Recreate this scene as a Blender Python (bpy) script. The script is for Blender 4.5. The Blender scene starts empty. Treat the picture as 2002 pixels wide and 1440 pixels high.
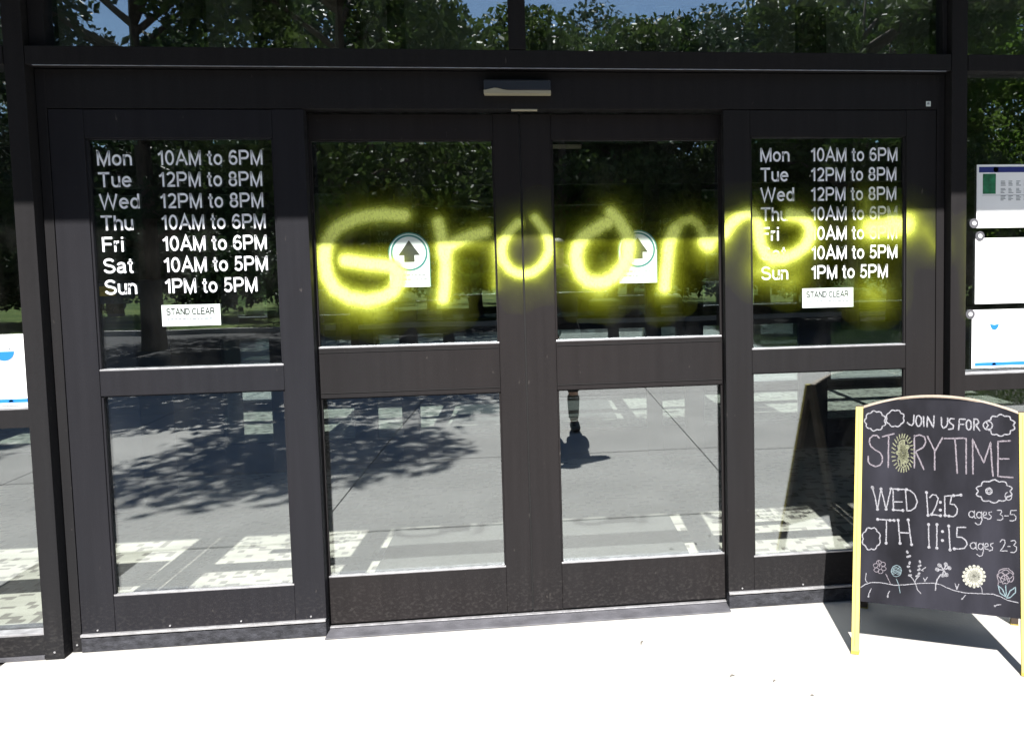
import bpy, bmesh, math, random
import numpy as np
from mathutils import Vector, Matrix
R = math.radians
scene = bpy.context.scene
col = scene.collection

# ------------------------------------------------------------ camera, sky, sun, exposure
cam_d = bpy.data.cameras.new('camera'); cam = bpy.data.objects.new('camera', cam_d); col.objects.link(cam)
cam.location = (0.04638, -3.5407, 1.51222)
cam.rotation_euler = (1.50125877, 0.01930294, -0.11802652)
cam_d.sensor_width = 36; cam_d.lens = 29.946; cam_d.shift_x = -0.1207; cam_d.shift_y = -0.0469
cam_d.clip_start = .02; cam_d.clip_end = 800
scene.camera = cam
SUN = Vector((-0.02, -1.0, 1.2)).normalized()
w = bpy.data.worlds.new('World'); scene.world = w; w.use_nodes = True
nt = w.node_tree; bg = nt.nodes['Background']
sky = nt.nodes.new('ShaderNodeTexSky'); sky.sky_type = 'NISHITA'; sky.sun_disc = False
sky.sun_elevation = R(50.2); sky.sun_rotation = R(181.1)
sky.air_density = 1.0; sky.dust_density = .2; sky.ozone_density = 3.5
nt.links.new(sky.outputs[0], bg.inputs[0]); bg.inputs[1].default_value = 0.06
sl = bpy.data.lights.new('sun', 'SUN'); sl.energy = 5.0; sl.angle = R(.5); sl.color = (1, .96, .9)
so = bpy.data.objects.new('sun', sl); col.objects.link(so); so.location = (0, -20, 24)
so.rotation_euler = SUN.to_track_quat('Z', 'Y').to_euler()
scene.view_settings.view_transform = 'Standard'; scene.view_settings.look = 'None'
scene.view_settings.exposure = 1.5; scene.view_settings.gamma = 1
try: scene.view_settings.use_curve_mapping = False
except Exception: pass
scene.render.engine = 'CYCLES'
scene.cycles.max_bounces = 14; scene.cycles.transparent_max_bounces = 24; scene.cycles.glossy_bounces = 8
scene.render.resolution_x = 1024; scene.render.resolution_y = 736

# ------------------------------------------------------------ materials
def mat(name, color, rough=.6, spec=.5, metal=0., var=0., vscale=8., bump=0., bscale=60., stretch=None, trans=0.):
    m = bpy.data.materials.new(name); m.use_nodes = True
    n = m.node_tree.nodes; l = m.node_tree.links; p = n['Principled BSDF']
    p.inputs['Base Color'].default_value = (*color, 1); p.inputs['Roughness'].default_value = rough
    p.inputs['Specular IOR Level'].default_value = spec; p.inputs['Metallic'].default_value = metal
    tc = n.new('ShaderNodeTexCoord'); mp = n.new('ShaderNodeMapping'); l.new(tc.outputs['Object'], mp.inputs[0])
    if stretch: mp.inputs['Scale'].default_value = stretch
    if var:
        t = n.new('ShaderNodeTexNoise'); t.inputs['Scale'].default_value = vscale; t.inputs['Detail'].default_value = 6
        l.new(mp.outputs[0], t.inputs['Vector'])
        mr = n.new('ShaderNodeMapRange'); mr.inputs[1].default_value = .3; mr.inputs[2].default_value = .7
        mr.inputs[3].default_value = 1 - var; mr.inputs[4].default_value = 1 + var
        l.new(t.outputs[0], mr.inputs[0])
        mx = n.new('ShaderNodeMix'); mx.data_type = 'RGBA'; mx.blend_type = 'MULTIPLY'; mx.inputs[0].default_value = 1
        mx.inputs[6].default_value = (*color, 1); l.new(mr.outputs[0], mx.inputs[7]); l.new(mx.outputs[2], p.inputs['Base Color'])
    if bump:
        t = n.new('ShaderNodeTexNoise'); t.inputs['Scale'].default_value = bscale; t.inputs['Detail'].default_value = 5
        l.new(mp.outputs[0], t.inputs['Vector'])
        b = n.new('ShaderNodeBump'); b.inputs['Strength'].default_value = bump; b.inputs['Distance'].default_value = .01
        l.new(t.outputs[0], b.inputs['Height']); l.new(b.outputs[0], p.inputs['Normal'])
    return m

def frame_mat(name, color):
    """dark anodised aluminium with vertical streaks, dust near the ground and fine scratches"""
    m = bpy.data.materials.new(name); m.use_nodes = True
    n = m.node_tree.nodes; l = m.node_tree.links; p = n['Principled BSDF']
    tc = n.new('ShaderNodeTexCoord'); g = n.new('ShaderNodeNewGeometry')
    def noise(scale, stretch, det=6):
        mp = n.new('ShaderNodeMapping'); mp.inputs['Scale'].default_value = stretch; l.new(g.outputs['Position'], mp.inputs[0])
        t = n.new('ShaderNodeTexNoise'); t.inputs['Scale'].default_value = scale; t.inputs['Detail'].default_value = det
        l.new(mp.outputs[0], t.inputs['Vector']); return t.outputs[0]
    def rng(src, a, b, c, d):
        r = n.new('ShaderNodeMapRange'); r.inputs[1].default_value = a; r.inputs[2].default_value = b
        r.inputs[3].default_value = c; r.inputs[4].default_value = d; l.new(src, r.inputs[0]); return r.outputs[0]
    def math_(op, a, b):
        q = n.new('ShaderNodeMath'); q.operation = op
        for i, s in enumerate((a, b)):
            if isinstance(s, (int, float)): q.inputs[i].default_value = s
            else: l.new(s, q.inputs[i])
        return q.outputs[0]
    def mix(f, a, b, mode='MIX'):
        q = n.new('ShaderNodeMix'); q.data_type = 'RGBA'; q.blend_type = mode
        if isinstance(f, (int, float)): q.inputs[0].default_value = f
        else: l.new(f, q.inputs[0])
        for i, s in ((6, a), (7, b)):
            if isinstance(s, tuple): q.inputs[i].default_value = (*s, 1)
            else: l.new(s, q.inputs[i])
        return q.outputs[2]
    hue = mix(rng(noise(.9, (1, 1, .5)), .35, .65, 0, 1), color, (color[0]*1.10, color[1]*1.0, color[2]*.95))
    streak = rng(noise(34, (1, 1, .05)), .3, .7, .92, 1.08)
    fine = rng(noise(300, (1, 1, 1), 3), .3, .7, .9, 1.1)
    c = mix(1., hue, math_('MULTIPLY', streak, fine), 'MULTIPLY')
    sx = n.new('ShaderNodeSeparateXYZ'); l.new(g.outputs['Position'], sx.inputs[0])
    low = rng(sx.outputs[2], .24, .0, 0, 1)
    dust = math_('MULTIPLY', math_('MULTIPLY', low, rng(noise(60, (1, 1, 1.6), 8), .5, .74, 0, 1)), .26)
    c = mix(dust, c, (.10, .095, .09))
    sc = rng(noise(55, (1.0, 1, .35), 9), .70, .76, 0, .35)
    c = mix(sc, c, (.12, .11, .10))
    l.new(c, p.inputs['Base Color'])
    l.new(rng(noise(20, (1, 1, 1)), .3, .7, .42, .6), p.inputs['Roughness'])
    p.inputs['Specular IOR Level'].default_value = .035
    b = n.new('ShaderNodeBump'); b.inputs['Strength'].default_value = .18; b.inputs['Distance'].default_value = .003
    l.new(noise(220, (1, 1, 1)), b.inputs['Height']); l.new(b.outputs[0], p.inputs['Normal'])
    return m

def glass_mat(name, r0, tint, refl=(1, 1, 1), wob=.0):
    m = bpy.data.materials.new(name); m.use_nodes = True
    n = m.node_tree.nodes; l = m.node_tree.links; n.remove(n['Principled BSDF']); out = n['Material Output']
    tr = n.new('ShaderNodeBsdfTransparent'); tr.inputs[0].default_value = (*tint, 1)
    gl = n.new('ShaderNodeBsdfGlossy'); gl.inputs['Roughness'].default_value = 0.0; gl.inputs['Color'].default_value = (*refl, 1)
    lw = n.new('ShaderNodeLayerWeight'); lw.inputs[0].default_value = .5
    pw = n.new('ShaderNodeMath'); pw.operation = 'POWER'; pw.inputs[1].default_value = 5
    l.new(lw.outputs['Facing'], pw.inputs[0])
    mr = n.new('ShaderNodeMapRange'); mr.inputs[3].default_value = r0; mr.inputs[4].default_value = 1
    l.new(pw.outputs[0], mr.inputs[0])
    mx = n.new('ShaderNodeMixShader'); l.new(mr.outputs[0], mx.inputs[0]); l.new(tr.outputs[0], mx.inputs[1]); l.new(gl.outputs[0], mx.inputs[2])
    if wob:
        g = n.new('ShaderNodeNewGeometry'); t = n.new('ShaderNodeTexNoise'); t.inputs['Scale'].default_value = 2.2; t.inputs['Detail'].default_value = 1
        l.new(g.outputs['Position'], t.inputs['Vector'])
        b = n.new('ShaderNodeBump'); b.inputs['Strength'].default_value = wob; b.inputs['Distance'].default_value = .002
        l.new(t.outputs[0], b.inputs['Height']); l.new(b.outputs[0], gl.inputs['Normal'])
    # faint dust film on the pane
    g2 = n.new('ShaderNodeNewGeometry'); t2 = n.new('ShaderNodeTexNoise'); t2.inputs['Scale'].default_value = 9; t2.inputs['Detail'].default_value = 9
    mp2 = n.new('ShaderNodeMapping'); mp2.inputs['Scale'].default_value = (1, 1, .4); l.new(g2.outputs['Position'], mp2.inputs[0]); l.new(mp2.outputs[0], t2.inputs['Vector'])
    r2 = n.new('ShaderNodeMapRange'); r2.inputs[1].default_value = .45; r2.inputs[2].default_value = .8; r2.inputs[3].default_value = .0; r2.inputs[4].default_value = .010
    l.new(t2.outputs[0], r2.inputs[0])
    df = n.new('ShaderNodeBsdfDiffuse'); df.inputs[0].default_value = (.5, .5, .48, 1)
    m2 = n.new('ShaderNodeMixShader'); l.new(r2.outputs[0], m2.inputs[0]); l.new(mx.outputs[0], m2.inputs[1]); l.new(df.outputs[0], m2.inputs[2])
    l.new(m2.outputs[0], out.inputs[0])
    return m

M = {}
M['frame'] = frame_mat('bronze_anodised', (.0155, .0157, .0172))
M['frame_blue'] = frame_mat('bronze_anodised_cool', (.0158, .0163, .0196))
M['frame_warm'] = frame_mat('bronze_anodised_warm', (.0168, .0160, .0170))
M['alu'] = mat('bright_aluminium', (.42, .42, .44), .35, .5, .6, .25, 25, .1, 150, (1, 1, 6))
M['sillmetal'] = mat('threshold_metal', (.075, .075, .086), .5, .5, .0, .3, 12, .2, 120)
M['grimy'] = mat('grimy_metal', (.030, .031, .037), .7, .2, 0, .5, 28, .4, 90, (1, 1, 1.6))
M['rubber'] = mat('black_rubber', (.006, .006, .007), .7)
M['glass'] = glass_mat('tinted_glass', .185, (.92, .945, .94), (.92, .975, 1.), .22)
M['glass_door'] = glass_mat('tinted_door_glass', .19, (.92, .945, .94), (.92, .975, 1.), .16)
M['glass_in'] = glass_mat('inner_glass', .36, (.80, .84, .82), (.9, 1, 1))
M['white_vinyl'] = mat('white_vinyl', (.72, .74, .78), .5, .4, 0, .12, 60)
M['paper'] = mat('white_paper', (.80, .81, .82), .7, .3, 0, .04, 5)
M['card'] = mat('sticker_white', (.54, .60, .585), .45, .4, 0, .06, 20)
M['teal'] = mat('teal_print', (.01, .13, .13), .5)
M['black_print'] = mat('black_print', (.015, .02, .018), .5)
M['grey_print'] = mat('grey_print', (.20, .22, .24), .6)
M['navy_print'] = mat('navy_print', (.012, .02, .16), .5)
M['green_print'] = mat('green_print', (.01, .12, .05), .5, .5, 0, .5, 40)
M['blue_print'] = mat('blue_print', (.01, .15, .46), .5)
M['pale_print'] = mat('pale_print', (.13, .19, .22), .6)
M['chalkboard'] = mat('chalkboard_black', (.0140, .0140, .0190), .75, .1, 0, .55, 7, .05, 80, (1, 1, .35))
M['board_trim'] = mat('board_trim_wood', (.33, .27, .22), .6, .3, 0, .2, 30)
M['yellow'] = mat('yellow_paint', (.56, .47, .13), .5, .4, 0, .10, 30, .1, 60, (1, 1, .2))
M['shaded_leg_wood'] = mat('shaded_leg_wood', (.06, .045, .035), .7, .3, 0, .3, 20)  # dark brown, shade on the legs' rear put into the colour
M['yellow_dark'] = mat('worn_yellow', (.34, .26, .05), .6, .3, 0, .3, 30)
M['sensor_dark'] = mat('sensor_black', (.018, .02, .026), .3, .5)
M['cream'] = mat('cream_plastic', (.30, .275, .20), .4)
M['room_wall'] = mat('room_wall', (.10, .105, .115), .8, .2, 0, .2, 2)
M['room_ceiling'] = mat('room_ceiling', (.10, .10, .10), .9, .2)
M['doormat'] = mat('grey_walk_off_mat', (.13, .133, .13), .95, .1, 0, .15, 40, .5, 300, (1, 1, 1))
M['slab'] = mat('plaza_concrete', (.355, .345, .33), .85, .3, 0, .10, 1.6, .15, 90)
M['shaded_paving'] = mat('shaded_paving', (.05, .05, .053), .9, .2, 0, .25, 3, .4, 120)  # tree shade over the far paving put into this dark colour
M['joint'] = mat('plaza_joint', (.06, .056, .05), .95)
M['speck'] = mat('dark_speck', (.13, .12, .10), .8)
M['canopy'] = mat('canopy_soffit', (.16, .155, .15), .8)
M['brick_wall'] = mat('facade_render', (.20, .16, .13), .9, .2, 0, .2, 6)
M['bark'] = mat('bark', (.11, .085, .065), .9, .2, 0, .4, 12, .6, 30, (1, 1, .25))
M['navy_box'] = mat('navy_box', (.012, .02, .05), .5)
M['skin'] = mat('skin', (.42, .26, .19), .55)
M['cloth_black'] = mat('black_cloth', (.012, .012, .015), .9, .2, 0, .2, 40)
M['shoe'] = mat('shoe_black', (.01, .01, .012), .6)
M['sock'] = mat('grey_sock', (.10, .10, .09), .9)
M['hair'] = mat('hair_brown', (.03, .02, .014), .6)
M['phone'] = mat('phone_black', (.01, .01, .012), .25)

def floor_mat():
    m = mat('patterned_carpet_tile', (.42, .41, .38), .95, .1)
    n = m.node_tree.nodes; l = m.node_tree.links; p = n['Principled BSDF']
    g = n.new('ShaderNodeNewGeometry')
    mp = n.new('ShaderNodeMapping'); mp.inputs['Scale'].default_value = (1, 1, 1); l.new(g.outputs['Position'], mp.inputs[0])
    def cells(sx, sy, th, seed):
        m1 = n.new('ShaderNodeMapping'); m1.inputs['Scale'].default_value = (sx, sy, 0); m1.inputs['Location'].default_value = (seed, seed*1.7, 0); l.new(g.outputs['Position'], m1.inputs[0])
        fl = n.new('ShaderNodeVectorMath'); fl.operation = 'FLOOR'; l.new(m1.outputs[0], fl.inputs[0])
        wn = n.new('ShaderNodeTexWhiteNoise'); l.new(fl.outputs[0], wn.inputs['Vector'])
        gt = n.new('ShaderNodeMath'); gt.operation = 'GREATER_THAN'; gt.inputs[1].default_value = th; l.new(wn.outputs['Value'], gt.inputs[0]); return gt.outputs[0]
    mx = n.new('ShaderNodeMath'); mx.operation = 'MULTIPLY'; l.new(cells(30, 24, .18, 3.3), mx.inputs[0]); l.new(cells(15, 40, .08, 8.1), mx.inputs[1])
    rp = n.new('ShaderNodeMix'); rp.data_type = 'RGBA'
    l.new(mx.outputs[0], rp.inputs[0]); rp.inputs[6].default_value = (.27, .25, .23, 1); rp.inputs[7].default_value = (.56, .54, .48, 1)
    t = n.new('ShaderNodeTexNoise'); t.inputs['Scale'].default_value = 60; t.inputs['Detail'].default_value = 4
    mr = n.new('ShaderNodeMapRange'); mr.inputs[1].default_value = .3; mr.inputs[2].default_value = .7; mr.inputs[3].default_value = .8; mr.inputs[4].default_value = 1.2
    l.new(t.outputs[0], mr.inputs[0])
    q = n.new('ShaderNodeMix'); q.data_type = 'RGBA'; q.blend_type = 'MULTIPLY'; q.inputs[0].default_value = 1
    l.new(rp.outputs[2], q.inputs[6]); l.new(mr.outputs[0], q.inputs[7]); l.new(q.outputs[2], p.inputs['Base Color'])
    return m
M['carpet'] = floor_mat()

def grass_mat():
    m = mat('grass', (.07, .12, .03), .95, .1)
    n = m.node_tree.nodes; l = m.node_tree.links; p = n['Principled BSDF']
    g = n.new('ShaderNodeNewGeometry')
    t = n.new('ShaderNodeTexNoise'); t.inputs['Scale'].default_value = .7; t.inputs['Detail'].default_value = 10
    l.new(g.outputs['Position'], t.inputs['Vector'])
    r = n.new('ShaderNodeValToRGB'); r.color_ramp.elements[0].position = .35; r.color_ramp.elements[0].color = (.045, .085, .018, 1)
    r.color_ramp.elements[1].position = .68; r.color_ramp.elements[1].color = (.13, .17, .05, 1)
    l.new(t.outputs[0], r.inputs[0]); l.new(r.outputs[0], p.inputs['Base Color'])
    t2 = n.new('ShaderNodeTexNoise'); t2.inputs['Scale'].default_value = 25; t2.inputs['Detail'].default_value = 6; l.new(g.outputs['Position'], t2.inputs['Vector'])
    b = n.new('ShaderNodeBump'); b.inputs['Strength'].default_value = .8; b.inputs['Distance'].default_value = .06
    l.new(t2.outputs[0], b.inputs['Height']); l.new(b.outputs[0], p.inputs['Normal'])
    return m
M['grass'] = grass_mat()

def leaf_mat(name, c, c2):
    m = bpy.data.materials.new(name); m.use_nodes = True
    n = m.node_tree.nodes; l = m.node_tree.links; n.remove(n['Principled BSDF']); out = n['Material Output']
    g = n.new('ShaderNodeNewGeometry')
    t = n.new('ShaderNodeTexNoise'); t.inputs['Scale'].default_value = 1.3; t.inputs['Detail'].default_value = 5; l.new(g.outputs['Position'], t.inputs['Vector'])
    r = n.new('ShaderNodeValToRGB'); r.color_ramp.elements[0].position = .35; r.color_ramp.elements[0].color = (*c, 1)
    r.color_ramp.elements[1].position = .65; r.color_ramp.elements[1].color = (*c2, 1); l.new(t.outputs[0], r.inputs[0])
    d = n.new('ShaderNodeBsdfPrincipled'); d.inputs['Roughness'].default_value = .5; d.inputs['Specular IOR Level'].default_value = .2
    tr = n.new('ShaderNodeBsdfTranslucent'); l.new(r.outputs[0], d.inputs['Base Color']); l.new(r.outputs[0], tr.inputs[0])
    mx = n.new('ShaderNodeMixShader'); mx.inputs[0].default_value = .30
    l.new(d.outputs[0], mx.inputs[1]); l.new(tr.outputs[0], mx.inputs[2]); l.new(mx.outputs[0], out.inputs[0])
    return m
M['leaf_dark'] = leaf_mat('leaf_dark', (.022, .045, .018), (.045, .075, .028))
M['leaf_bright'] = leaf_mat('leaf_bright', (.07, .14, .02), (.13, .20, .04))
M['leaf_bright'].node_tree.nodes['Mix Shader'].inputs[0].default_value = .55
M['leaf_mid'] = leaf_mat('leaf_mid', (.05, .09, .02), (.09, .13, .035))

def film_mat(name, color, attr=True, rough=.5):
    """sprayed paint or chalk: a thin film whose cover is its own density"""
    m = bpy.data.materials.new(name); m.use_nodes = True
    n = m.node_tree.nodes; l = m.node_tree.links; p = n['Principled BSDF']; out = n['Material Output']
    p.inputs['Base Color'].default_value = (*color, 1); p.inputs['Roughness'].default_value = rough; p.inputs['Specular IOR Level'].default_value = .2
    tr = n.new('ShaderNodeBsdfTransparent'); mx = n.new('ShaderNodeMixShader')
    g = n.new('ShaderNodeNewGeometry')
    if attr:
        a = n.new('ShaderNodeAttribute'); a.attribute_name = 'cover'
        t = n.new('ShaderNodeTexNoise'); t.inputs['Scale'].default_value = 190; t.inputs['Detail'].default_value = 7; t.inputs['Roughness'].default_value = .75
        mp = n.new('ShaderNodeMapping'); mp.inputs['Scale'].default_value = (1, 1, .55); l.new(g.outputs['Position'], mp.inputs[0]); l.new(mp.outputs[0], t.inputs['Vector'])
        # grain matters most where the film is thin
        s = n.new('ShaderNodeMath'); s.operation = 'SUBTRACT'; l.new(t.outputs[0], s.inputs[0]); s.inputs[1].default_value = .5
        k = n.new('ShaderNodeMath'); k.operation = 'MULTIPLY'; l.new(s.outputs[0], k.inputs[0]); k.inputs[1].default_value = 1.7
        w1 = n.new('ShaderNodeMath'); w1.operation = 'MULTIPLY'; l.new(a.outputs['Fac'], w1.inputs[0]); l.new(k.outputs[0], w1.inputs[1])
        ad = n.new('ShaderNodeMath'); ad.operation = 'ADD'; ad.use_clamp = True; l.new(w1.outputs[0], ad.inputs[0]); l.new(a.outputs['Fac'], ad.inputs[1])
        l.new(ad.outputs[0], mx.inputs[0])
        cr = n.new('ShaderNodeValToRGB'); cr.color_ramp.elements[0].color = (.50, .58, .015, 1)
        cr.color_ramp.elements[1].color = (*color, 1); cr.color_ramp.elements[1].position = .95
        l.new(ad.outputs[0], cr.inputs[0]); l.new(cr.outputs[0], p.inputs['Base Color'])
    else:
        t = n.new('ShaderNodeTexNoise'); t.inputs['Scale'].default_value = 330; t.inputs['Detail'].default_value = 3; l.new(g.outputs['Position'], t.inputs['Vector'])
        r = n.new('ShaderNodeMapRange'); r.inputs[1].default_value = .32; r.inputs[2].default_value = .56; r.inputs[3].default_value = .35; r.inputs[4].default_value = .95
        l.new(t.outputs[0], r.inputs[0]); l.new(r.outputs[0], mx.inputs[0])
    l.new(tr.outputs[0], mx.inputs[1]); l.new(p.outputs[0], mx.inputs[2]); l.new(mx.outputs[0], out.inputs[0])
    return m
M['spray'] = film_mat('yellow_spray_paint', (.80, .88, .20))
M['chalk_w'] = film_mat('white_chalk', (.25, .25, .275), False, .95)
M['chalk_p'] = film_mat('pink_chalk', (.195, .175, .20), False, .95)
M['chalk_c'] = film_mat('pale_blue_chalk', (.17, .23, .255), False, .95)
M['chalk_y'] = film_mat('dusty_yellow_chalk', (.19, .195, .13), False, .95)
M['chalk_y2'] = film_mat('pale_yellow_chalk', (.38, .38, .33), False, .95)

# ------------------------------------------------------------ helpers
def tag(o, label=None, cat=None, group=None, kind=None):
    if label: o['label'] = label
    if cat: o['category'] = cat
    if group: o['group'] = group
    if kind: o['kind'] = kind
    return o
def empty(name, loc=(0, 0, 0), rz=0, **k):
    o = bpy.data.objects.new(name, None); o.location = loc; o.rotation_euler = (0, 0, rz); col.objects.link(o)
    o.empty_display_size = .1; return tag(o, **k)
class MB:
    def __init__(s): s.v = []; s.f = []; s.mi = []
    def add(s, vs, fs, mi=0):
        b = len(s.v); s.v += [tuple(p) for p in vs]; s.f += [tuple(b + i for i in f) for f in fs]; s.mi += [mi]*len(fs)
    def box(s, x0, x1, y0, y1, z0, z1, mi=0, M4=None):
        vs = [(x, y, z) for x in (x0, x1) for y in (y0, y1) for z in (z0, z1)]
        if M4: vs = [M4(*p) for p in vs]
        s.add(vs, [(0, 1, 3, 2), (4, 6, 7, 5), (0, 4, 5, 1), (2, 3, 7, 6), (0, 2, 6, 4), (1, 5, 7, 3)], mi); return s
    def poly(s, pts, y, th=.0004, mi=0):           # flat print in the x-z plane facing -y
        n = len(pts); vs = [(p[0], y, p[1]) for p in pts] + [(p[0], y + th, p[1]) for p in pts]
        s.add(vs, [tuple(range(n)), tuple(range(2*n-1, n-1, -1))] + [(i, n+i, n+(i+1) % n, (i+1) % n) for i in range(n)], mi); return s
    def tube(s, pts, rad, k=8, mi=0):
        ring = []
        for i, p in enumerate(pts):
            p = Vector(p); a = Vector(pts[max(0, i-1)]); b = Vector(pts[min(len(pts)-1, i+1)]); t = (b-a).normalized()
            u = t.orthogonal().normalized(); v = t.cross(u); r = rad[i] if hasattr(rad, '__len__') else rad
            ring.append([p + u*math.cos(2*math.pi*j/k)*r + v*math.sin(2*math.pi*j/k)*r for j in range(k)])
        vs = [q for g in ring for q in g]
        fs = [(i*k+j, i*k+(j+1) % k, (i+1)*k+(j+1) % k, (i+1)*k+j) for i in range(len(pts)-1) for j in range(k)]
        fs += [tuple(range(k-1, -1, -1)), tuple((len(pts)-1)*k+j for j in range(k))]
        s.add(vs, fs, mi); return s
    def build(s, name, mats, parent=None, bevel=0, smooth=False, **k):
        me = bpy.data.meshes.new(name); me.from_pydata(s.v, [], s.f)
        for m in (mats if isinstance(mats, (list, tuple)) else [mats]): me.materials.append(M[m])
        me.polygons.foreach_set('material_index', s.mi)
        bm = bmesh.new(); bm.from_mesh(me); bmesh.ops.recalc_face_normals(bm, faces=bm.faces)
        if bevel:
            bmesh.ops.bevel(bm, geom=[e for e in bm.edges if len(e.link_faces) == 2 and e.calc_face_angle() > .5], offset=bevel, segments=2, affect='EDGES', profile=.5, clamp_overlap=True)
        bm.to_mesh(me); bm.free()
        if smooth: me.polygons.foreach_set('use_smooth', [True]*len(me.polygons))
        o = bpy.data.objects.new(name, me); col.objects.link(o)
        if parent: o.parent = parent; 
        return tag(o, **k)
def bx(name, m, x0, x1, y0, y1, z0, z1, parent=None, bevel=.0015, **k):
    return MB().box(x0, x1, y0, y1, z0, z1).build(name, m, parent, bevel, **k)
def circ(cx, cz, r, a0=0, a1=360, n=40):
    return [(cx + r*math.cos(R(a0+(a1-a0)*i/n)), cz + r*math.sin(R(a0+(a1-a0)*i/n))) for i in range(n if a1-a0 == 360 else n+1)]
def ring(mb, cx, cz, r0, r1, y, mi=0, n=40, a0=0, a1=360, th=.0004):
    for i in range(n):
        a, b = R(a0+(a1-a0)*i/n), R(a0+(a1-a0)*(i+1)/n)
        mb.poly([(cx+r0*math.cos(a), cz+r0*math.sin(a)), (cx+r1*math.cos(a), cz+r1*math.sin(a)), (cx+r1*math.cos(b), cz+r1*math.sin(b)), (cx+r0*math.cos(b), cz+r0*math.sin(b))], y, th, mi)
def flatmesh(name, v, f, m, parent=None):
    me = bpy.data.meshes.new(name); me.from_pydata(v, [], f); me.materials.append(M[m])
    o = bpy.data.objects.new(name, me); col.objects.link(o); o.parent = parent; return o

def arc(cx, cy, rx, ry, a0, a1, n=14): return [(cx+rx*math.cos(R(a0+(a1-a0)*i/n)), cy+ry*math.sin(R(a0+(a1-a0)*i/n))) for i in range(n+1)]
X_ = .735; h_ = .065       # x height, half stroke
t_ = 1-h_; x_t = X_-h_
GL = {
 'M': (.92, [[(.07, 0), (.07, 1)], [(.07, .97), (.46, .03), (.85, .97)], [(.85, 0), (.85, 1)]]),
 'T': (.80, [[(0, t_), (.80, t_)], [(.40, 0), (.40, t_)]]),
 'W': (1.24, [[(.03, 1), (.32, .04), (.62, .96), (.92, .04), (1.21, 1)]]),
 'F': (.72, [[(.07, 0), (.07, 1)], [(.07, t_), (.72, t_)], [(.07, .52), (.64, .52)]]),
 'S': (.80, [arc(.40, .72, .31, .215, 20, 90, 6)+arc(.38, .73, .30, .205, 90, 235, 10)+[(.42, .51)]+arc(.42, .28, .32, .215, 60, -90, 12)+arc(.40, .28, .34, .215, 270, 190, 8)]),
 'A': (.88, [[(.03, 0), (.44, .98), (.85, 0)], [(.17, .33), (.71, .33)]]),
 'P': (.78, [[(.07, 0), (.07, 1)], [(.07, t_), (.45, t_)]+arc(.46, .69, .25, .245, 90, -90, 12)+[(.07, .445)]]),
 'N': (.84, [[(.07, 0), (.07, 1)], [(.08, .96), (.76, .04)], [(.77, 0), (.77, 1)]]),
 'D': (.86, [[(.07, 0), (.07, 1)], [(.07, t_), (.38, t_)]+arc(.40, .5, .39, .435, 90, -90, 16)+[(.07, h_)]]),
 'C': (.88, [arc(.46, .5, .39, .435, 40, 320, 22)]),
 'L': (.66, [[(.07, 1), (.07, h_), (.66, h_)]]),
 'E': (.78, [[(.07, 0), (.07, 1)], [(.07, t_), (.76, t_)], [(.07, .52), (.72, .52)], [(.07, h_), (.78, h_)]]),
 'R': (.86, [[(.07, 0), (.07, 1)], [(.07, t_), (.48, t_)]+arc(.50, .705, .26, .23, 90, -90, 12)+[(.07, .475)], [(.45, .47), (.60, .36), (.83, 0)]]),
 'o': (.66, [arc(.33, X_/2, .265, X_/2-h_, 0, 360, 22)]),
 'n': (.60, [[(.06, 0), (.06, X_)], [(.06, .42)]+arc(.30, .44, .235, .235, 165, 0, 10)+[(.535, 0)]]),
 'u': (.60, [[(.54, 0), (.54, X_)], [(.54, .31)]+arc(.30, .29, .235, .235, -15, -180, 10)+[(.065, X_)]]),
 'e': (.66, [[(.075, .39), (.60, .39)]+arc(.335, .385, .265, .285, 2, 180, 12)+arc(.335, .35, .265, .285, 180, 325, 12)]),
 'd': (.66, [[(.58, 0), (.58, 1)], arc(.32, X_/2, .255, X_/2-h_, 0, 360, 20)]),
 'h': (.60, [[(.06, 0), (.06, 1)], [(.06, .42)]+arc(.30, .44, .235, .235, 165, 0, 10)+[(.535, 0)]]),
 'r': (.38, [[(.06, 0), (.06, X_)], [(.06, .40)]+arc(.29, .44, .23, .23, 165, 80, 7)]),
 'i': (.13, [[(.065, 0), (.065, X_)], [(.065, .87), (.065, 1)]]),
 'a': (.66, [arc(.31, .49, .235, .18, 165, 90, 6)+arc(.33, .49, .215, .18, 90, 0, 8)+[(.545, .15), (.60, 0)], [(.54, .42), (.34, .385)]+arc(.27, .215, .20, .155, 95, 270, 12)+[(.40, .09), (.52, .2)]]),
 't': (.36, [[(.18, .95), (.18, .16)]+arc(.27, .15, .09, .09, 180, 270, 4)+[(.36, .06)], [(.0, X_-h_), (.35, X_-h_)]]),
 '0': (.68, [arc(.34, .5, .27, .435, 0, 360, 26)]),
 '1': (.48, [[(.37, 0), (.37, .98)], [(.37, .93), (.26, .80), (.08, .70)]]),
 '2': (.68, [arc(.34, .70, .26, .235, 160, -25, 14)+[(.48, .42), (.22, .21), (.09, .065)], [(.05, h_), (.65, h_)]]),
 '5': (.68, [[(.60, t_), (.19, t_), (.12, .47)]+arc(.33, .33, .27, .265, 130, -155, 18)]),
 '6': (.68, [arc(.35, .32, .26, .255, 0, 360, 20), [(.09, .34)]+arc(.37, .50, .285, .435, 175, 45, 12)]),
 '8': (.68, [arc(.34, .73, .225, .205, 0, 360, 20), arc(.34, .28, .265, .225, 0, 360, 20)]),
}
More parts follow.
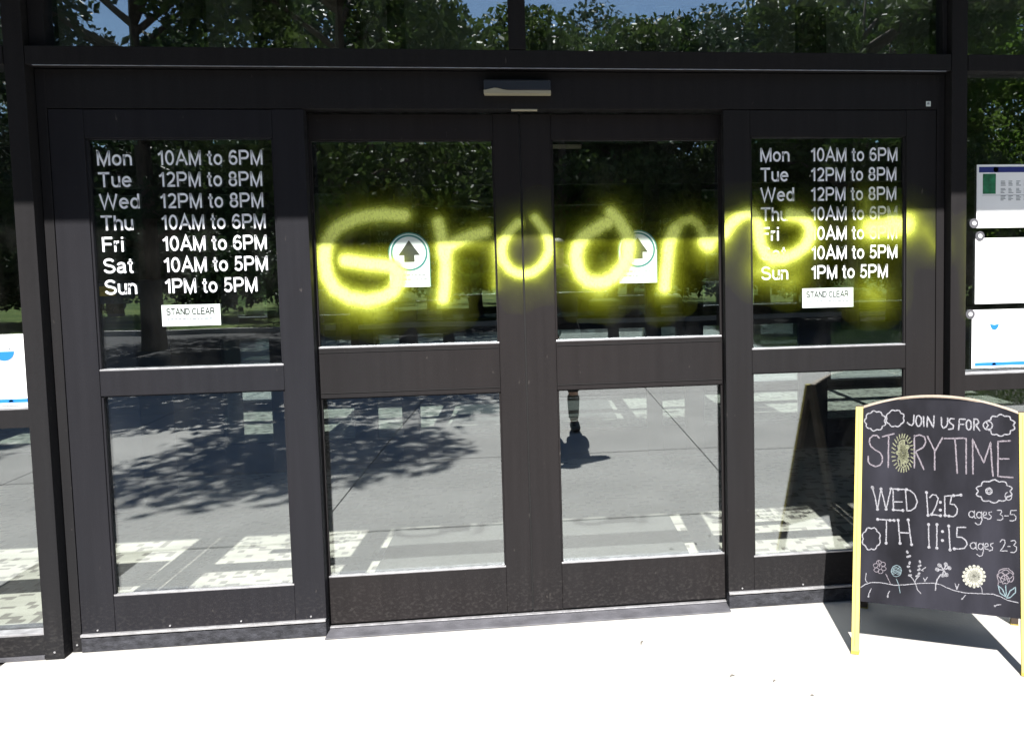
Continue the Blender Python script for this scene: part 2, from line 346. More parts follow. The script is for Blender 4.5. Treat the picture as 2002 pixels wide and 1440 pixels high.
def stroke_text(s, wt=.13):
    """plain sans lettering cut as strips of even width; returns verts (x, z) and faces, cap height 1"""
    V = []; Fc = []; x = 0
    for ch in s:
        if ch == ' ': x += .38; continue
        wd, sts = GL[ch]
        for P in sts:
            S = [Vector((p[0]+x, p[1])) for p in P]; b = len(V)
            for i, p in enumerate(S):
                if i == 0: d = (S[1]-S[0])
                elif i == len(S)-1: d = S[-1]-S[-2]
                else: d = (S[i]-S[i-1]).normalized() + (S[i+1]-S[i]).normalized()
                if d.length < 1e-6: d = Vector((1, 0))
                d.normalize(); nn = Vector((-d.y, d.x)); k = 1.
                if 0 < i < len(S)-1:
                    c = abs(nn.dot(Vector((-(S[i]-S[i-1]).y, (S[i]-S[i-1]).x)).normalized())); k = min(1/max(c, .3), 2.2)
                V += [tuple(p+nn*wt/2*k), tuple(p-nn*wt/2*k)]
            for i in range(len(S)-1): Fc.append((b+2*i, b+2*i+1, b+2*i+3, b+2*i+2))
        x += wd+.125
    return V, Fc, x-.125
def put_text(s, x, z, y, cap, m, parent, name, sx=1., width=None, wt=.15, **k):
    V, Fc, wd = stroke_text(s, wt); kx = width/wd if width else cap*sx
    n = len(V); vs = [(x+a*kx, y, z+b*cap) for a, b in V]
    return tag(flatmesh(name, vs, Fc, m, parent), **k)

# ------------------------------------------------------------ data drawn by hand on the doors and on the board (metres / millimetres)
GRAF={'door_left':[[(-0.485,1.718),(-0.528,1.721),(-0.559,1.724),(-0.632,1.718),(-0.681,1.706),(-0.717,1.69),(-0.75,1.672),(-0.773,1.65),(-0.793,1.619),(-0.804,1.589),(-0.808,1.533),(-0.799,1.47),(-0.771,1.42),(-0.718,1.385),(-0.646,1.371),(-0.578,1.384),(-0.538,1.406),(-0.518,1.443),(-0.513,1.477),(-0.534,1.507),(-0.577,1.516),(-0.627,1.521),(-0.678,1.53),(-0.724,1.537)],[(-0.345,1.687),(-0.336,1.643),(-0.326,1.58),(-0.322,1.511),(-0.327,1.435),(-0.337,1.372)],[(-0.322,1.57),(-0.299,1.594),(-0.254,1.617),(-0.204,1.633),(-0.154,1.645)]],'stile':[[(-0.016,1.679),(-0.038,1.66),(-0.062,1.635),(-0.081,1.603),(-0.089,1.565),(-0.082,1.525),(-0.058,1.488),(-0.028,1.471),(0.003,1.466),(0.039,1.474),(0.072,1.497),(0.096,1.528),(0.11,1.562),(0.109,1.605),(0.095,1.643),(0.074,1.673),(0.054,1.699)]],'door_right':[[(0.363,1.678),(0.339,1.669),(0.311,1.651),(0.278,1.634),(0.252,1.613),(0.232,1.581),(0.222,1.539),(0.228,1.496),(0.244,1.457),(0.269,1.432),(0.306,1.423),(0.345,1.426),(0.384,1.447),(0.418,1.485),(0.44,1.524),(0.448,1.567),(0.447,1.614),(0.43,1.649),(0.405,1.686),(0.375,1.716)],[(0.648,1.635),(0.626,1.596),(0.618,1.553),(0.613,1.499),(0.605,1.445),(0.6,1.397)],[(0.63,1.618),(0.648,1.65),(0.682,1.677),(0.722,1.686),(0.755,1.659),(0.774,1.62),(0.789,1.585)],[(0.782,1.589),(0.793,1.576)],[(0.798,1.593),(0.825,1.61),(0.845,1.621)]],'side':[[(0.845,1.621),(0.859,1.64),(0.879,1.664),(0.911,1.69),(0.944,1.704),(0.969,1.704),(0.987,1.689),(0.998,1.656),(1.002,1.612),(1.008,1.568),(1.026,1.532),(1.062,1.51),(1.11,1.511),(1.164,1.532),(1.203,1.56),(1.222,1.595),(1.227,1.63),(1.213,1.666),(1.181,1.69),(1.136,1.698)],[(1.503,1.631),(1.538,1.635),(1.585,1.638),(1.643,1.638)]],'faint':[[(1.478,1.749),(1.48,1.682),(1.484,1.627)],[(1.737,1.618),(1.756,1.587),(1.778,1.55)],[(1.494,1.354),(1.517,1.34)],[(1.161,1.422),(1.134,1.407)],[(1.917,1.643),(1.923,1.462),(1.929,1.28)],[(1.596,1.669),(1.648,1.664)],[(-0.119,1.608),(-0.118,1.502),(-0.123,1.418)],[(0.356,1.439),(0.312,1.386)],[(-0.695,1.347),(-0.614,1.336)],[(0.998,1.458),(1.043,1.457)]]}
CHALK={'join':(0.00543,'w',[[(221,917),(220,888),(214,877),(205,879),(197,887)],[(249,896),(248,890),(247,884),(244,879),(242,876),(238,875),(235,876),(232,879),(230,883),(229,889),(228,895),(229,901),(230,907),(232,912),(235,915),(238,916),(241,915),(244,912),(247,908),(248,902),(249,896)],[(256,913),(258,876)],[(270,874),(271,914),(293,872),(295,917)],[(322,912),(322,885),(329,871),(339,877),(344,889),(344,911)],[(368,909),(355,910),(349,900),(354,892),(366,884),(364,871),(348,868)],[(384,868),(387,909),(408,909)],[(386,889),(402,890)],[(429,888),(429,883),(428,877),(426,873),(423,870),(420,869),(418,870),(415,873),(413,877),(412,882),(412,888),(412,893),(413,899),(415,903),(418,906),(421,907),(423,906),(426,903),(428,899),(429,894),(429,888)],[(439,870),(439,912),(452,911),(456,900),(449,890),(440,889)],[(445,889),(459,869)]]),
'story':(0.00543,'p',[[(92,822),(83,832),(68,831),(56,820),(54,804),(60,788),(77,775),(96,765),(105,749),(104,730),(95,716),(78,711),(60,717),(50,730),(51,748)],[(104,828),(147,842)],[(127,834),(127,711)],[(223,838),(224,715)],[(223,835),(242,842),(260,835),(265,815),(256,794),(228,777)],[(228,777),(242,748),(258,711)],[(271,838),(284,813),(298,783)],[(326,835),(312,808),(298,779),(298,711)],[(333,832),(366,834),(401,837)],[(371,834),(375,774),(379,704)],[(405,836),(411,836),(411,704)],[(435,704),(434,836),(453,791),(473,748),(485,786),(497,827),(500,769),(505,701)],[(566,835),(523,831),(523,764),(522,701),(573,700)],[(523,766),(560,768)]]),
'wed':(0.00482,'w',[[(68,630),(80,590),(89,547),(101,626),(111,589),(121,550),(130,591),(138,629)],[(138,629),(196,630)],[(146,628),(148,550),(183,549)],[(148,580),(180,582)],[(192,631),(198,549)],[(192,630),(210,627),(226,613),(236,586),(228,564),(213,552),(198,549)],[(269,624),(275,539)],[(280,606),(291,618),(303,617),(311,605),(305,579),(288,543),(320,541)],[(319,592),(319,590)],[(319,563),(319,560)],[(334,615),(336,543)],[(392,623),(334,615)],[(359,616),(354,587),(369,586),(380,572),(378,553),(366,541),(343,542)]]),
'th':(0.00482,'w',[[(90,509),(151,510)],[(123,510),(123,422)],[(166,512),(174,426)],[(203,516),(216,425)],[(170,466),(209,467)],[(277,505),(279,421)],[(307,507),(307,420)],[(327,485),(327,482)],[(327,451),(327,448)],[(349,505),(354,418)],[(409,505),(379,503),(377,467),(395,468),(410,457),(414,443),(404,429),(389,424),(369,423)]]),
'ages1':(0.00362,'w',[[(439,556),(439,552),(438,549),(435,546),(433,544),(430,544),(427,544),(424,545),(422,548),(420,551),(420,554),(420,558),(422,561),(424,564),(427,566),(430,566),(433,566),(435,565),(438,562),(439,559),(439,556)],[(440,568),(440,544),(445,541)],[(464,555),(464,551),(463,548),(461,546),(459,544),(456,543),(453,544),(451,545),(449,547),(448,550),(447,553),(448,557),(449,560),(451,562),(453,564),(456,565),(459,565),(461,563),(463,561),(464,558),(464,555)],[(465,567),(466,537),(460,521),(451,518),(442,524)],[(471,553),(482,557),(481,567),(474,567),(470,558),(472,546),(484,544)],[(499,569),(490,566),(491,559),(498,553),(496,544),(485,541)],[(519,576),(532,577),(535,571),(528,562),(537,557),(538,547),(530,541),(519,541)],[(544,558),(557,559)],[(584,581),(566,579),(563,564),(576,565),(584,557),(581,546),(571,541),(562,542)]]),
'ages2':(0.00362,'w',[[(445,441),(444,438),(443,435),(441,432),(438,430),(435,429),(432,430),(429,431),(427,433),(426,436),(425,440),(426,443),(427,447),(430,449),(432,451),(435,452),(438,452),(441,450),(443,448),(444,445),(445,441)],[(445,453),(445,430),(450,427)],[(470,441),(469,437),(468,434),(466,432),(464,430),(461,429),(459,430),(456,431),(454,433),(453,436),(453,439),(453,443),(454,446),(456,448),(459,450),(461,451),(464,450),(466,449),(468,447),(469,444),(470,441)],[(470,453),(471,423),(466,408),(457,404),(448,410)],[(476,439),(487,444),(486,453),(479,453),(475,444),(477,433),(489,431)],[(504,456),(495,452),(496,445),(503,439),(501,431),(490,427)],[(528,462),(535,471),(543,470),(545,459),(537,443),(528,430),(552,432)],[(554,448),(562,449)],[(565,469),(578,472),(582,465),(574,455),(584,449),(584,437),(575,428),(564,428)]]),
'clouds':(0.00482,'w',[[(110,890),(113,884),(115,879),(113,874),(109,871),(102,868),(101,861),(98,856),(94,854),(88,854),(82,855),(76,851),(71,849),(66,849),(62,853),(58,858),(51,858),(46,860),(42,863),(41,869),(42,875),(37,880),(34,884),(34,889),(37,894),(42,899),(41,905),(42,911),(45,915),(50,917),(57,918),(61,923),(65,927),(70,928),(75,926),(81,923),(87,925),(93,925),(97,923),(100,918),(102,912),(108,909),(113,906),(114,902),(113,896),(110,890)],[(181,903),(183,897),(184,892),(182,888),(178,884),(172,881),(170,876),(166,872),(162,870),(157,870),(151,872),(145,869),(140,869),(135,870),(132,874),(129,879),(123,882),(119,885),(117,889),(118,894),(120,900),(118,906),(117,911),(119,915),(123,919),(129,922),(131,927),(135,931),(139,933),(144,933),(150,931),(156,933),(161,934),(166,933),(169,929),(172,923),(178,921),(182,918),(184,914),(183,908),(181,903)],[(576,894),(580,888),(581,883),(580,879),(575,876),(567,873),(566,866),(564,861),(560,859),(554,858),(546,859),(541,854),(535,851),(530,851),(525,853),(519,858),(511,856),(505,856),(501,858),(499,863),(498,870),(490,872),(485,875),(484,879),(485,884),(490,890),(486,895),(484,900),(485,904),(491,908),(498,911),(499,917),(501,922),(505,925),(512,925),(520,924),(525,929),(530,933),(536,933),(541,930),(546,926),(554,927),(561,927),(565,925),(567,920),(568,914),(575,911),(580,908),(582,904),(580,899),(576,894)],[(504,890),(503,885),(501,881),(498,877),(493,875),(488,874),(483,874),(479,876),(475,880),(473,884),(472,889),(473,894),(475,899),(479,902),(483,905),(488,906),(493,905),(498,903),(501,900),(503,895),(504,890)],[(563,649),(568,643),(570,638),(568,634),(561,630),(552,627),(551,620),(548,615),(543,612),(535,611),(525,612),(518,606),(512,603),(505,602),(498,605),(492,609),(482,607),(473,607),(468,609),(465,614),(464,621),(455,623),(448,626),(446,630),(449,635),(454,641),(449,647),(446,652),(449,656),(455,660),(464,663),(465,670),(468,676),(474,679),(482,679),(492,679),(499,684),(505,687),(512,688),(519,685),(526,681),(535,683),(543,683),(549,681),(552,676),(553,669),(562,667),(568,664),(570,660),(568,655),(563,649)],[(501,645),(500,640),(497,636),(493,633),(488,633),(484,635),(481,639),(480,644),(481,649),(484,653),(488,655),(493,656),(497,654),(500,650),(501,645)],[(98,436),(100,429),(100,423),(99,417),(95,413),(89,409),(87,401),(83,396),(79,393),(74,394),(68,396),(62,392),(57,391),(52,393),(49,398),(46,405),(40,408),(36,411),(34,417),(35,423),(37,431),(34,438),(34,445),(35,450),(40,455),(45,459),(48,466),(51,472),(55,474),(61,474),(67,472),(73,475),(78,476),(82,474),(86,469),(88,463),(94,460),(98,456),(100,451),(100,444),(98,436)]]),
'spiral':(0.00301,'w',[[(496,645),(495,642),(492,639),(489,639),(486,641),(485,644),(486,647),(489,650),(492,650),(495,648),(496,645)],[(569,631),(568,626),(566,621),(562,618),(559,616),(554,616),(551,618),(548,621),(546,626),(546,632),(548,637),(550,641),(554,644)]]),
'scribble':(0.00422,'y',[[(212,770),(224,767)],[(211,756),(222,749)],[(208,743),(218,733)],[(204,731),(212,718)],[(199,722),(204,707)],[(193,715),(195,699)],[(185,711),(185,695)],[(178,711),(175,695)],[(171,714),(165,699)],[(165,720),(156,708)],[(159,729),(149,720)],[(155,740),(143,735)],[(152,753),(140,752)],[(151,767),(139,770)],[(152,780),(140,787)],[(154,794),(144,804)],[(158,806),(150,819)],[(163,815),(158,830)],[(170,822),(167,839)],[(177,826),(178,842)],[(184,826),(188,842)],[(192,823),(198,837)],[(198,817),(207,829)],[(204,808),(214,816)],[(208,797),(219,801)],[(211,784),(223,785)],[(194,769),(174,755),(182,799),(188,752),(172,771),(195,785),(175,718),(169,809),(204,754),(170,759),(189,802),(186,744),(171,778),(191,773),(174,749),(177,820),(201,738),(157,765),(198,802),(181,746),(172,789),(202,764),(162,742),(186,817),(195,726),(172,773),(200,786),(173,729),(175,801),(191,759),(164,759),(186,784),(186,717),(160,798),(200,772),(172,748),(181,820),(195,741),(155,771),(201,799),(178,734),(172,794),(201,759),(166,753),(185,788),(187,744)],[(203,799),(204,791),(196,781),(191,780),(183,775),(176,780),(169,783),(163,792),(167,800),(167,808),(172,815),(181,819),(188,818),(197,817),(199,809)],[(196,723),(191,720),(182,713),(175,719),(167,720),(166,730),(163,739),(164,748),(172,756),(178,760),(186,760),(191,757),(198,749),(202,741),(197,732)]]),
'flower_outline':(0.00241,'p',[[(124,327),(123,322),(118,319),(113,318),(108,321),(106,325),(108,330),(112,333),(118,334),(122,332),(124,327)],[(112,315),(111,310),(106,307),(101,306),(96,309),(94,313),(96,318),(100,321),(106,322),(111,319),(112,315)],[(98,319),(96,314),(91,311),(86,311),(81,313),(79,318),(81,322),(86,326),(91,326),(96,324),(98,319)],[(95,336),(93,331),(88,328),(83,327),(78,330),(76,334),(78,339),(83,342),(88,343),(93,340),(95,336)],[(107,348),(105,343),(100,340),(95,339),(90,342),(88,346),(90,351),(95,354),(100,355),(105,352),(107,348)],[(121,344),(120,339),(115,335),(110,335),(105,337),(103,342),(105,347),(109,350),(115,350),(120,348),(121,344)],[(100,331),(95,356)],[(123,307),(132,290),(140,273)]]),
'flower_ball':(0.00241,'c',[[(180,324),(179,317),(177,311),(173,306),(168,303),(162,301),(156,302),(151,304),(147,308),(144,314),(143,320),(144,327),(147,333),(151,338),(156,341),(162,343),(167,342),(173,340),(177,336),(179,330),(180,324)],[(149,329),(159,336),(168,332),(175,337)],[(147,324),(159,331),(168,327),(177,331)],[(145,318),(159,325),(168,321),(179,326)],[(147,313),(159,320),(168,316),(177,320)],[(149,307),(159,314),(168,310),(175,315)],[(162,292),(171,273),(176,243)]]),
'flower_sprig':(0.00301,'w',[[(212,310),(224,296),(232,282),(238,262),(251,248)],[(246,313),(234,300),(230,288)],[(259,332),(251,333),(268,346)]]),
'sprig_dots':(0.00784,'w',[[(200,398),(202,394)],[(201,378),(211,382)],[(210,359),(209,354)],[(203,342),(208,343)],[(211,329),(212,326)],[(208,310),(215,312)],[(246,366),(247,362)],[(243,347),(249,351)],[(241,333),(246,337)],[(242,319),(245,322)],[(235,310),(239,312)]]),
'flower_clover':(0.01447,'w',[[(316,358),(318,357)],[(339,364),(340,362)],[(351,352),(352,351)],[(342,326),(341,325)],[(328,322),(329,322)],[(308,342),(310,341)]]),
'clover_stem':(0.00422,'w',[[(318,358),(332,343)],[(340,363),(332,343)],[(351,352),(332,343)],[(341,326),(332,343)],[(309,341),(332,343)],[(328,322),(332,343)],[(321,324),(309,305),(304,287),(303,266)]]),
'daisy':(0.01145,'y2',[[(438,330),(474,333)],[(438,330),(471,319)],[(438,330),(463,307)],[(438,330),(451,297)],[(438,330),(438,293)],[(438,330),(424,295)],[(438,330),(412,301)],[(438,330),(404,312)],[(438,330),(401,326)],[(438,330),(404,340)],[(438,330),(412,353)],[(438,330),(424,362)],[(438,330),(438,366)],[(438,330),(452,365)],[(438,330),(463,358)],[(438,330),(471,347)],[(454,331),(451,323),(446,316),(438,313),(430,315),(424,320),(422,328),(424,337),(430,343),(438,346),(446,345),(451,339),(454,331)]]),
'daisy_stem':(0.00241,'w',[[(455,305),(464,291),(466,273)]]),
'rose':(0.00301,'p',[[(571,352),(571,345),(562,335),(555,334),(545,328),(537,332),(527,332),(520,340),(522,347),(522,354),(526,361),(537,367),(546,368),(556,370),(562,364),(569,360),(573,352)],[(543,337),(543,329),(536,320),(530,320),(523,319),(520,327),(517,335),(517,343),(524,351),(530,353),(538,352),(540,346),(543,337)],[(573,340),(572,332),(566,323),(560,323),(554,322),(551,330),(548,338),(549,346),(555,354),(561,356),(567,355),(570,349),(573,340)],[(558,356),(557,354),(556,351),(553,349),(549,348),(546,347),(542,347),(539,348),(536,349),(534,351),(534,354),(534,356),(536,359),(539,361),(542,362),(546,363),(550,363),(553,362),(556,361),(557,359),(558,356)],[(558,330),(558,324),(550,314),(544,316),(536,313),(533,321),(529,327),(530,334),(538,342),(544,344),(552,343),(555,338),(558,330)],[(522,324),(520,306),(530,298)]]),
'rose_leaf':(0.00362,'c',[[(549,266),(527,278),(520,306),(535,293),(547,268)],[(549,266),(560,290),(579,306),(578,286),(560,267),(549,264)],[(546,309),(547,274)]]),
'ground':(0.00301,'w',[[(31,248),(48,261),(69,270),(108,273),(139,270),(162,269),(198,275),(245,285),(298,291),(321,288),(344,279),(372,271),(412,267),(457,270),(502,273),(527,267),(552,257),(587,252)],[(50,303),(48,281),(50,272),(55,270)],[(70,247),(62,229),(61,216)],[(138,245),(132,234),(131,222)],[(408,259),(395,243)],[(507,230),(516,236),(529,239)],[(260,306),(265,296),(274,310)],[(372,297),(378,276),(385,297)]]),
'ticks':(0.00603,'w',[[(61,218),(60,216)],[(131,226),(131,223)],[(265,299),(265,296)],[(378,284),(378,279)],[(397,245),(396,244)],[(508,232),(509,231)]])}
DOTS=[(68,630),(89,547),(101,626),(121,550),(138,629),(196,630),(148,550),(183,550),(165,628),(269,624),(275,539),(288,543),(320,541),(336,543),(350,542),(392,623),(366,619),(319,591),(319,562),(90,509),(151,510),(123,422),(166,512),(174,426),(203,516),(216,425),(136,509),(277,505),(279,421),(307,507),(307,420),(327,483),(327,450),(349,505),(354,418),(369,423),(70,627)]
BOARD=[1.20936, -0.49353, -0.45343, 0.62374, 0.94094, 0.23956]


# ------------------------------------------------------------ ground, plaza, lawn
rnd = random.Random(7)
g = MB(); N = 60
def hgt(x, y):
    d = max(0, -y-30); return -.02 + min(1.2, d*.02)*(y < -30)
xs_ = [-160, -80, -50, -35, -25, -18, -12, -8, -4, 0, 4, 8, 12, 18, 25, 35, 50, 80, 160]
ys_ = [60, 20, 0, -5, -10, -17, -20, -24, -30, -36, -45, -60, -80, -120, -200]
for y in ys_:
    for x in xs_: g.v.append((x, y, hgt(x, y)))
for j in range(len(ys_)-1):
    for i in range(len(xs_)-1):
        a = j*len(xs_)+i; g.f.append((a, a+1, a+1+len(xs_), a+len(xs_))); g.mi.append(0)
lawn = g.build('lawn', 'grass', None, smooth=True, kind='structure', label='green lawn beyond the concrete plaza, seen mirrored in the glass')
plaza = MB().box(-12.2, 9.1, -17.45, .118, -.018, -.011).build('plaza', 'joint', None, kind='structure', label='pale sunlit concrete plaza in front of the doors')
xe = [-11.48, -8.92, -6.36, -3.8, -1.24, 1.32, 3.88, 6.44, 9.0]
xe0 = [-11.5, -7.1, -2.45, 2.75, 6.4, 9.0]
ye = [.115, -1.2, -2.95, -5.85, -8.75, -11.65, -14.55, -17.4]
slab_meshes = {}
for j in range(7):
    for i in range(8):
        if j == 0 and i > 4: continue
        x0, x1 = (xe0 if j == 0 else xe)[i]+.004, (xe0 if j == 0 else xe)[i+1]-.004; y1, y0 = ye[j]-.006, ye[j+1]+.006
        if j == 2 and i >= 6: y0 = -4.35
        if j >= 3 and i >= 6: continue
        if j >= 4: continue
        if j == 0: key = round(x1-x0, 3)+100
        if j == 0: y1 = .112
        key = round(y1-y0, 3)
        if key not in slab_meshes:
            mb = MB().box(-(x1-x0)/2, (x1-x0)/2, -(y1-y0)/2, (y1-y0)/2, -.011, 0)
            o = mb.build('slab', 'slab', plaza, .004); slab_meshes[key] = o.data
        else:
            o = bpy.data.objects.new('slab', slab_meshes[key]); col.objects.link(o); o.parent = plaza
        o.location = ((x0+x1)/2, (y0+y1)/2, 0)
MB().box(-12.3, 9.1, -17.45, -8.90, -.0105, -.004).build('shaded_lane', 'shaded_paving', None, kind='structure', label='dark lane between the concrete plaza and the lawn, tree shade put into its colour')  # dark sheet in place of tree-shaded paving
kb = MB(); kb.box(-12.3, 9.1, -17.62, -17.455, -.02, .11).build('lawn_kerb', 'slab', None, .008, kind='structure', label='low concrete kerb along the near edge of the lawn')
MB().box(-3.7, -2.5, -11.6, -10.4, -.006, .02).build('tree_pit', 'grass', None, kind='structure', label='square grass pit round the nearest tree')
# debris and cracks near the threshold
for (x, y, l_, a, nm, lab_) in [(.43, -.28, .035, 1.2, 'twig', 'small dark twig lying on the pale concrete before the right door'), (.72, -.60, .020, .3, 'leaf_scrap', 'tiny pale scrap left of the chalkboard, the one nearest the doors'),
        (.86, -.66, .016, .8, 'leaf_scrap', 'tiny pale scrap left of the chalkboard, just beyond the nearest one'), (.96, -.78, .012, .1, 'leaf_scrap', 'tiny scrap on the concrete in front of the left chalkboard leg')]:
    mb = MB().tube([(-l_/2, 0, .004), (0, l_*.12, .006), (l_/2, 0, .003)], [.0015, .003, .001], 5)
    o = mb.build(nm, 'speck', None, label=lab_, cat='debris', group=None if nm == 'twig' else 'tiny scraps on the concrete'); o.location = (x, y, 0); o.rotation_euler = (0, 0, a)

# ------------------------------------------------------------ building shell
B_ = empty('library_building', (0, 0, 0), label='dark bronze glass storefront building around the sliding doors', cat='building')
FR = 'frame'
ML, MR = (-1.896, -1.826), (1.824, 1.894)
for (a, b) in (ML, MR, (-3.40, -3.33), (3.33, 3.40), (-4.9, -4.83), (4.83, 4.9)):
    bx('mullion', FR, a, b, -.055, .10, .0, 4.6, B_, .002)
bx('jamb', FR, -1.8225, -1.787, .0, .12, .0, 2.286, B_)
bx('jamb', FR, 1.785, 1.8205, .0, .12, .0, 2.286, B_)
bx('door_header', FR, -1.8225, 1.8205, .002, .20, 2.137, 2.286, B_, .002)
bx('transom_rail', FR, -1.823, 1.821, -.055, .10, 2.289, 2.358, B_, .002)
bx('rail_highlight', 'alu', -1.80, 1.80, -.0535, -.046, 2.2865, 2.2885, B_, 0)  # highlight along the rail's lower edge, drawn as a bright strip
bx('mullion', FR, -.032, .036, -.055, .10, 2.3605, 3.32, B_, .002)
bx('transom_jamb', FR, -1.823, -1.765, -.02, .08, 2.3605, 3.32, B_, .002)
bx('transom_jamb', FR, 1.80, 1.821, -.02, .08, 2.3605, 3.32, B_, .002)
bx('window_pane', 'glass', -1.765, -.032, .012, .020, 2.3605, 3.32, B_, 0)
bx('window_pane', 'glass', .036, 1.80, .012, .020, 2.3605, 3.32, B_, 0)
bx('head_rail', FR, -4.83, 4.83, -.04, .10, 3.32, 3.42, B_, .002)
for sgn, (xa, xb) in ((-1, (-3.33, -1.8985)), (1, (1.8965, 3.33)), (-1, (-4.83, -3.4025)), (1, (3.4025, 4.83))):
    bx('transom_rail', FR, xa+.001, xb-.001, -.055, .10, 2.289, 2.358, B_, .002)
    bx('window_pane', 'glass', xa, xb, .012, .020, 2.36, 3.32, B_, 0)
    bx('window_pane', 'glass', xa, xb, .012, .020, .998, 2.288, B_, 0)
    bx('window_rail', FR, xa+.001, xb-.001, -.045, .09, .918, .988, B_, .002)
    bx('sunlit_bead', 'alu', xa+.002, xb-.002, -.042, .012, .9885, .9965, B_, .001)  # bright metal stands for sunlight along the rail top
    bx('window_pane', 'glass', xa, xb, .012, .020, .106, .917, B_, 0)
    bx('sunlit_bead', 'alu', xa+.002, xb-.002, -.042, .012, .0965, .1055, B_, .001)  # sunlit top of the base rail, put into a bright bead
    bx('base_rail', FR, xa+.001, xb-.001, -.045, .09, .018, .096, B_, .002)
    bx('base_plate', 'sillmetal', xa+.001, xb-.001, -.052, .10, .001, .0175, B_, .001)
bx('wall', 'brick_wall', -12, -4.9025, -.10, .2, .0, 4.6, B_, 0)
bx('wall', 'brick_wall', 4.9025, 12, -.10, .2, .0, 4.6, B_, 0)
bx('wall', 'brick_wall', -12, 12, .22, 9.5, 4.62, 6.5, B_, 0)
bx('roof_canopy', 'canopy', -12, 12, -1.36, -.056, 3.335, 3.62, B_, .004)
bx('wall', 'brick_wall', -12, 12, .101, .215, 3.425, 4.6, B_, 0)
bx('wall', 'room_wall', -12, -11.8, .22, 9.3, .0, 4.6, B_, 0)
bx('wall', 'room_wall', 11.8, 12, .22, 9.3, .0, 4.6, B_, 0)
bx('wall', 'room_wall', -12, 12, 9.3, 9.5, .0, 4.6, B_, 0)
bx('room_ceiling', 'room_ceiling', -11.8, 11.8, .22, 9.3, 3.44, 3.5, None, 0, kind='structure')
bx('vestibule_floor', 'carpet', -11.8, 11.8, .1135, 9.3, -.012, -.002, None, 0, kind='structure', label='pale patterned carpet inside the entrance')
# door floor plate
thr = MB().box(-.842, .846, -.045, .113, .0005, .007).build('threshold_plate', 'sillmetal', B_, .002)
bx('threshold_strip', 'alu', -.842, .846, .045, .064, .0093, .014, B_, .001)
# screws
for x in (-1.805, -1.86, 1.80):
    MB().tube([(x, -.0015 if x > -1.85 and x < 1.82 else -.0565, .03), (x, .004, .03)], .004, 8).build('screw', 'alu', B_)

sens = empty('motion_sensor', (0, 0, 2.189), label='black motion sensor with a cream lower edge on the header above the sliding doors', cat='sensor')
def prof(x):   # wavy lower cream lip, thicker at its left end
    return .012 + .010*math.exp(-((x+.09)/.03)**2)
mb = MB()
for i in range(24):
    a, b = -.135+.266*i/24, -.135+.266*(i+1)/24
    vs = [(a, -.05, 0), (b, -.05, 0), (b, -.05, prof(b)), (a, -.05, prof(a)), (a, .0, 0), (b, .0, 0), (b, .0, prof(b)), (a, .0, prof(a))]
    mb.add(vs, [(0, 1, 2, 3), (4, 7, 6, 5), (0, 4, 5, 1), (3, 2, 6, 7), (0, 3, 7, 4), (1, 5, 6, 2)])
mb.build('sensor_lens', 'cream', sens)
MB().box(-.135, .131, -.047, .0, .012, .055).build('sensor_housing', 'sensor_dark', sens, .005)
st = MB().poly([(1.736, 2.150), (1.757, 2.150), (1.757, 2.172), (1.736, 2.172)], .0008, .0006).build('header_sticker', 'card', None, label='tiny square white sticker at the right end of the door header', cat='sticker')
MB().poly([(1.740, 2.158), (1.752, 2.158), (1.750, 2.168), (1.742, 2.166)], .0002, .0004).build('sticker_print', 'grey_print', st)
hs = MB().box(-.03, .075, .0, .022, 2.1305, 2.1365).build('header_catch', 'cream', B_, .001)

# ------------------------------------------------------------ door leaves
def leaf(name, label, group, x0, x1, gx0, gx1, yf, th, zt, zb, mid, gz1, gl0, mat_, gm='glass_door', cat='door'):
    """stiles x0..gx0, gx1..x1 ; rails: top gz1..zt, mid mid[0]..mid[1], bottom zb..gl0"""
    r = empty(name, (0, 0, 0), label=label, cat=cat, group=group)
    yb = yf+th
    bx('stile', mat_, x0, gx0, yf, yb, zb, zt, r, .002); bx('stile', mat_, gx1, x1, yf, yb, zb, zt, r, .002)
    e = .0008
    bx('top_rail', mat_, gx0+e, gx1-e, yf+.001, yb-.001, gz1, zt-.001, r, .002)
    bx('middle_rail', mat_, gx0+e, gx1-e, yf+.001, yb-.001, mid[0], mid[1], r, .002)
    bx('bottom_rail', mat_, gx0+e, gx1-e, yf+.001, yb-.001, zb+.001, gl0, r, .002)
    gy = yf+th*.5
    b = .007
    for (a, c, tag_) in ((mid[1], gz1, 'u'), (gl0, mid[0], 'l')):
        bx('glass_pane', gm, gx0+e, gx1-e, gy, gy+.008, a+.0005, c-.0005, r, 0)
        mb = MB().box(gx0+e, gx0+e+b, yf+.006, gy-.0005, a+b+.001, c-.0005).box(gx1-e-b, gx1-e, yf+.006, gy-.0005, a+b+.001, c-.0005)
        mb.box(gx0+e, gx1-e, yf+.006, gy-.0005, c-b*.6, c-.0003)
        mb.build('glazing_trim', mat_, r, 0)
        bx('sunlit_bead', 'alu', gx0+e, gx1-e, yf+.003, gy-.0005, a+.0003, a+b, r, .001)  # sun on the rail's top face put into a brighter metal bead
    return r, gy
SL, syL = leaf('side_panel', 'fixed glass side panel left of the sliding doors with white opening hours', 'fixed glass panels beside the sliding doors', -1.784, -.843, -1.659, -.964, .0, .045, 2.134, .062, (1.022, 1.121), 2.024, .217, 'frame_blue', cat='glass panel')
SR, syR = leaf('side_panel', 'fixed glass side panel right of the sliding doors, behind the chalkboard', 'fixed glass panels beside the sliding doors', .846, 1.782, .960, 1.648, .0, .045, 2.134, .062, (1.022, 1.123), 2.024, .217, 'frame', cat='glass panel')
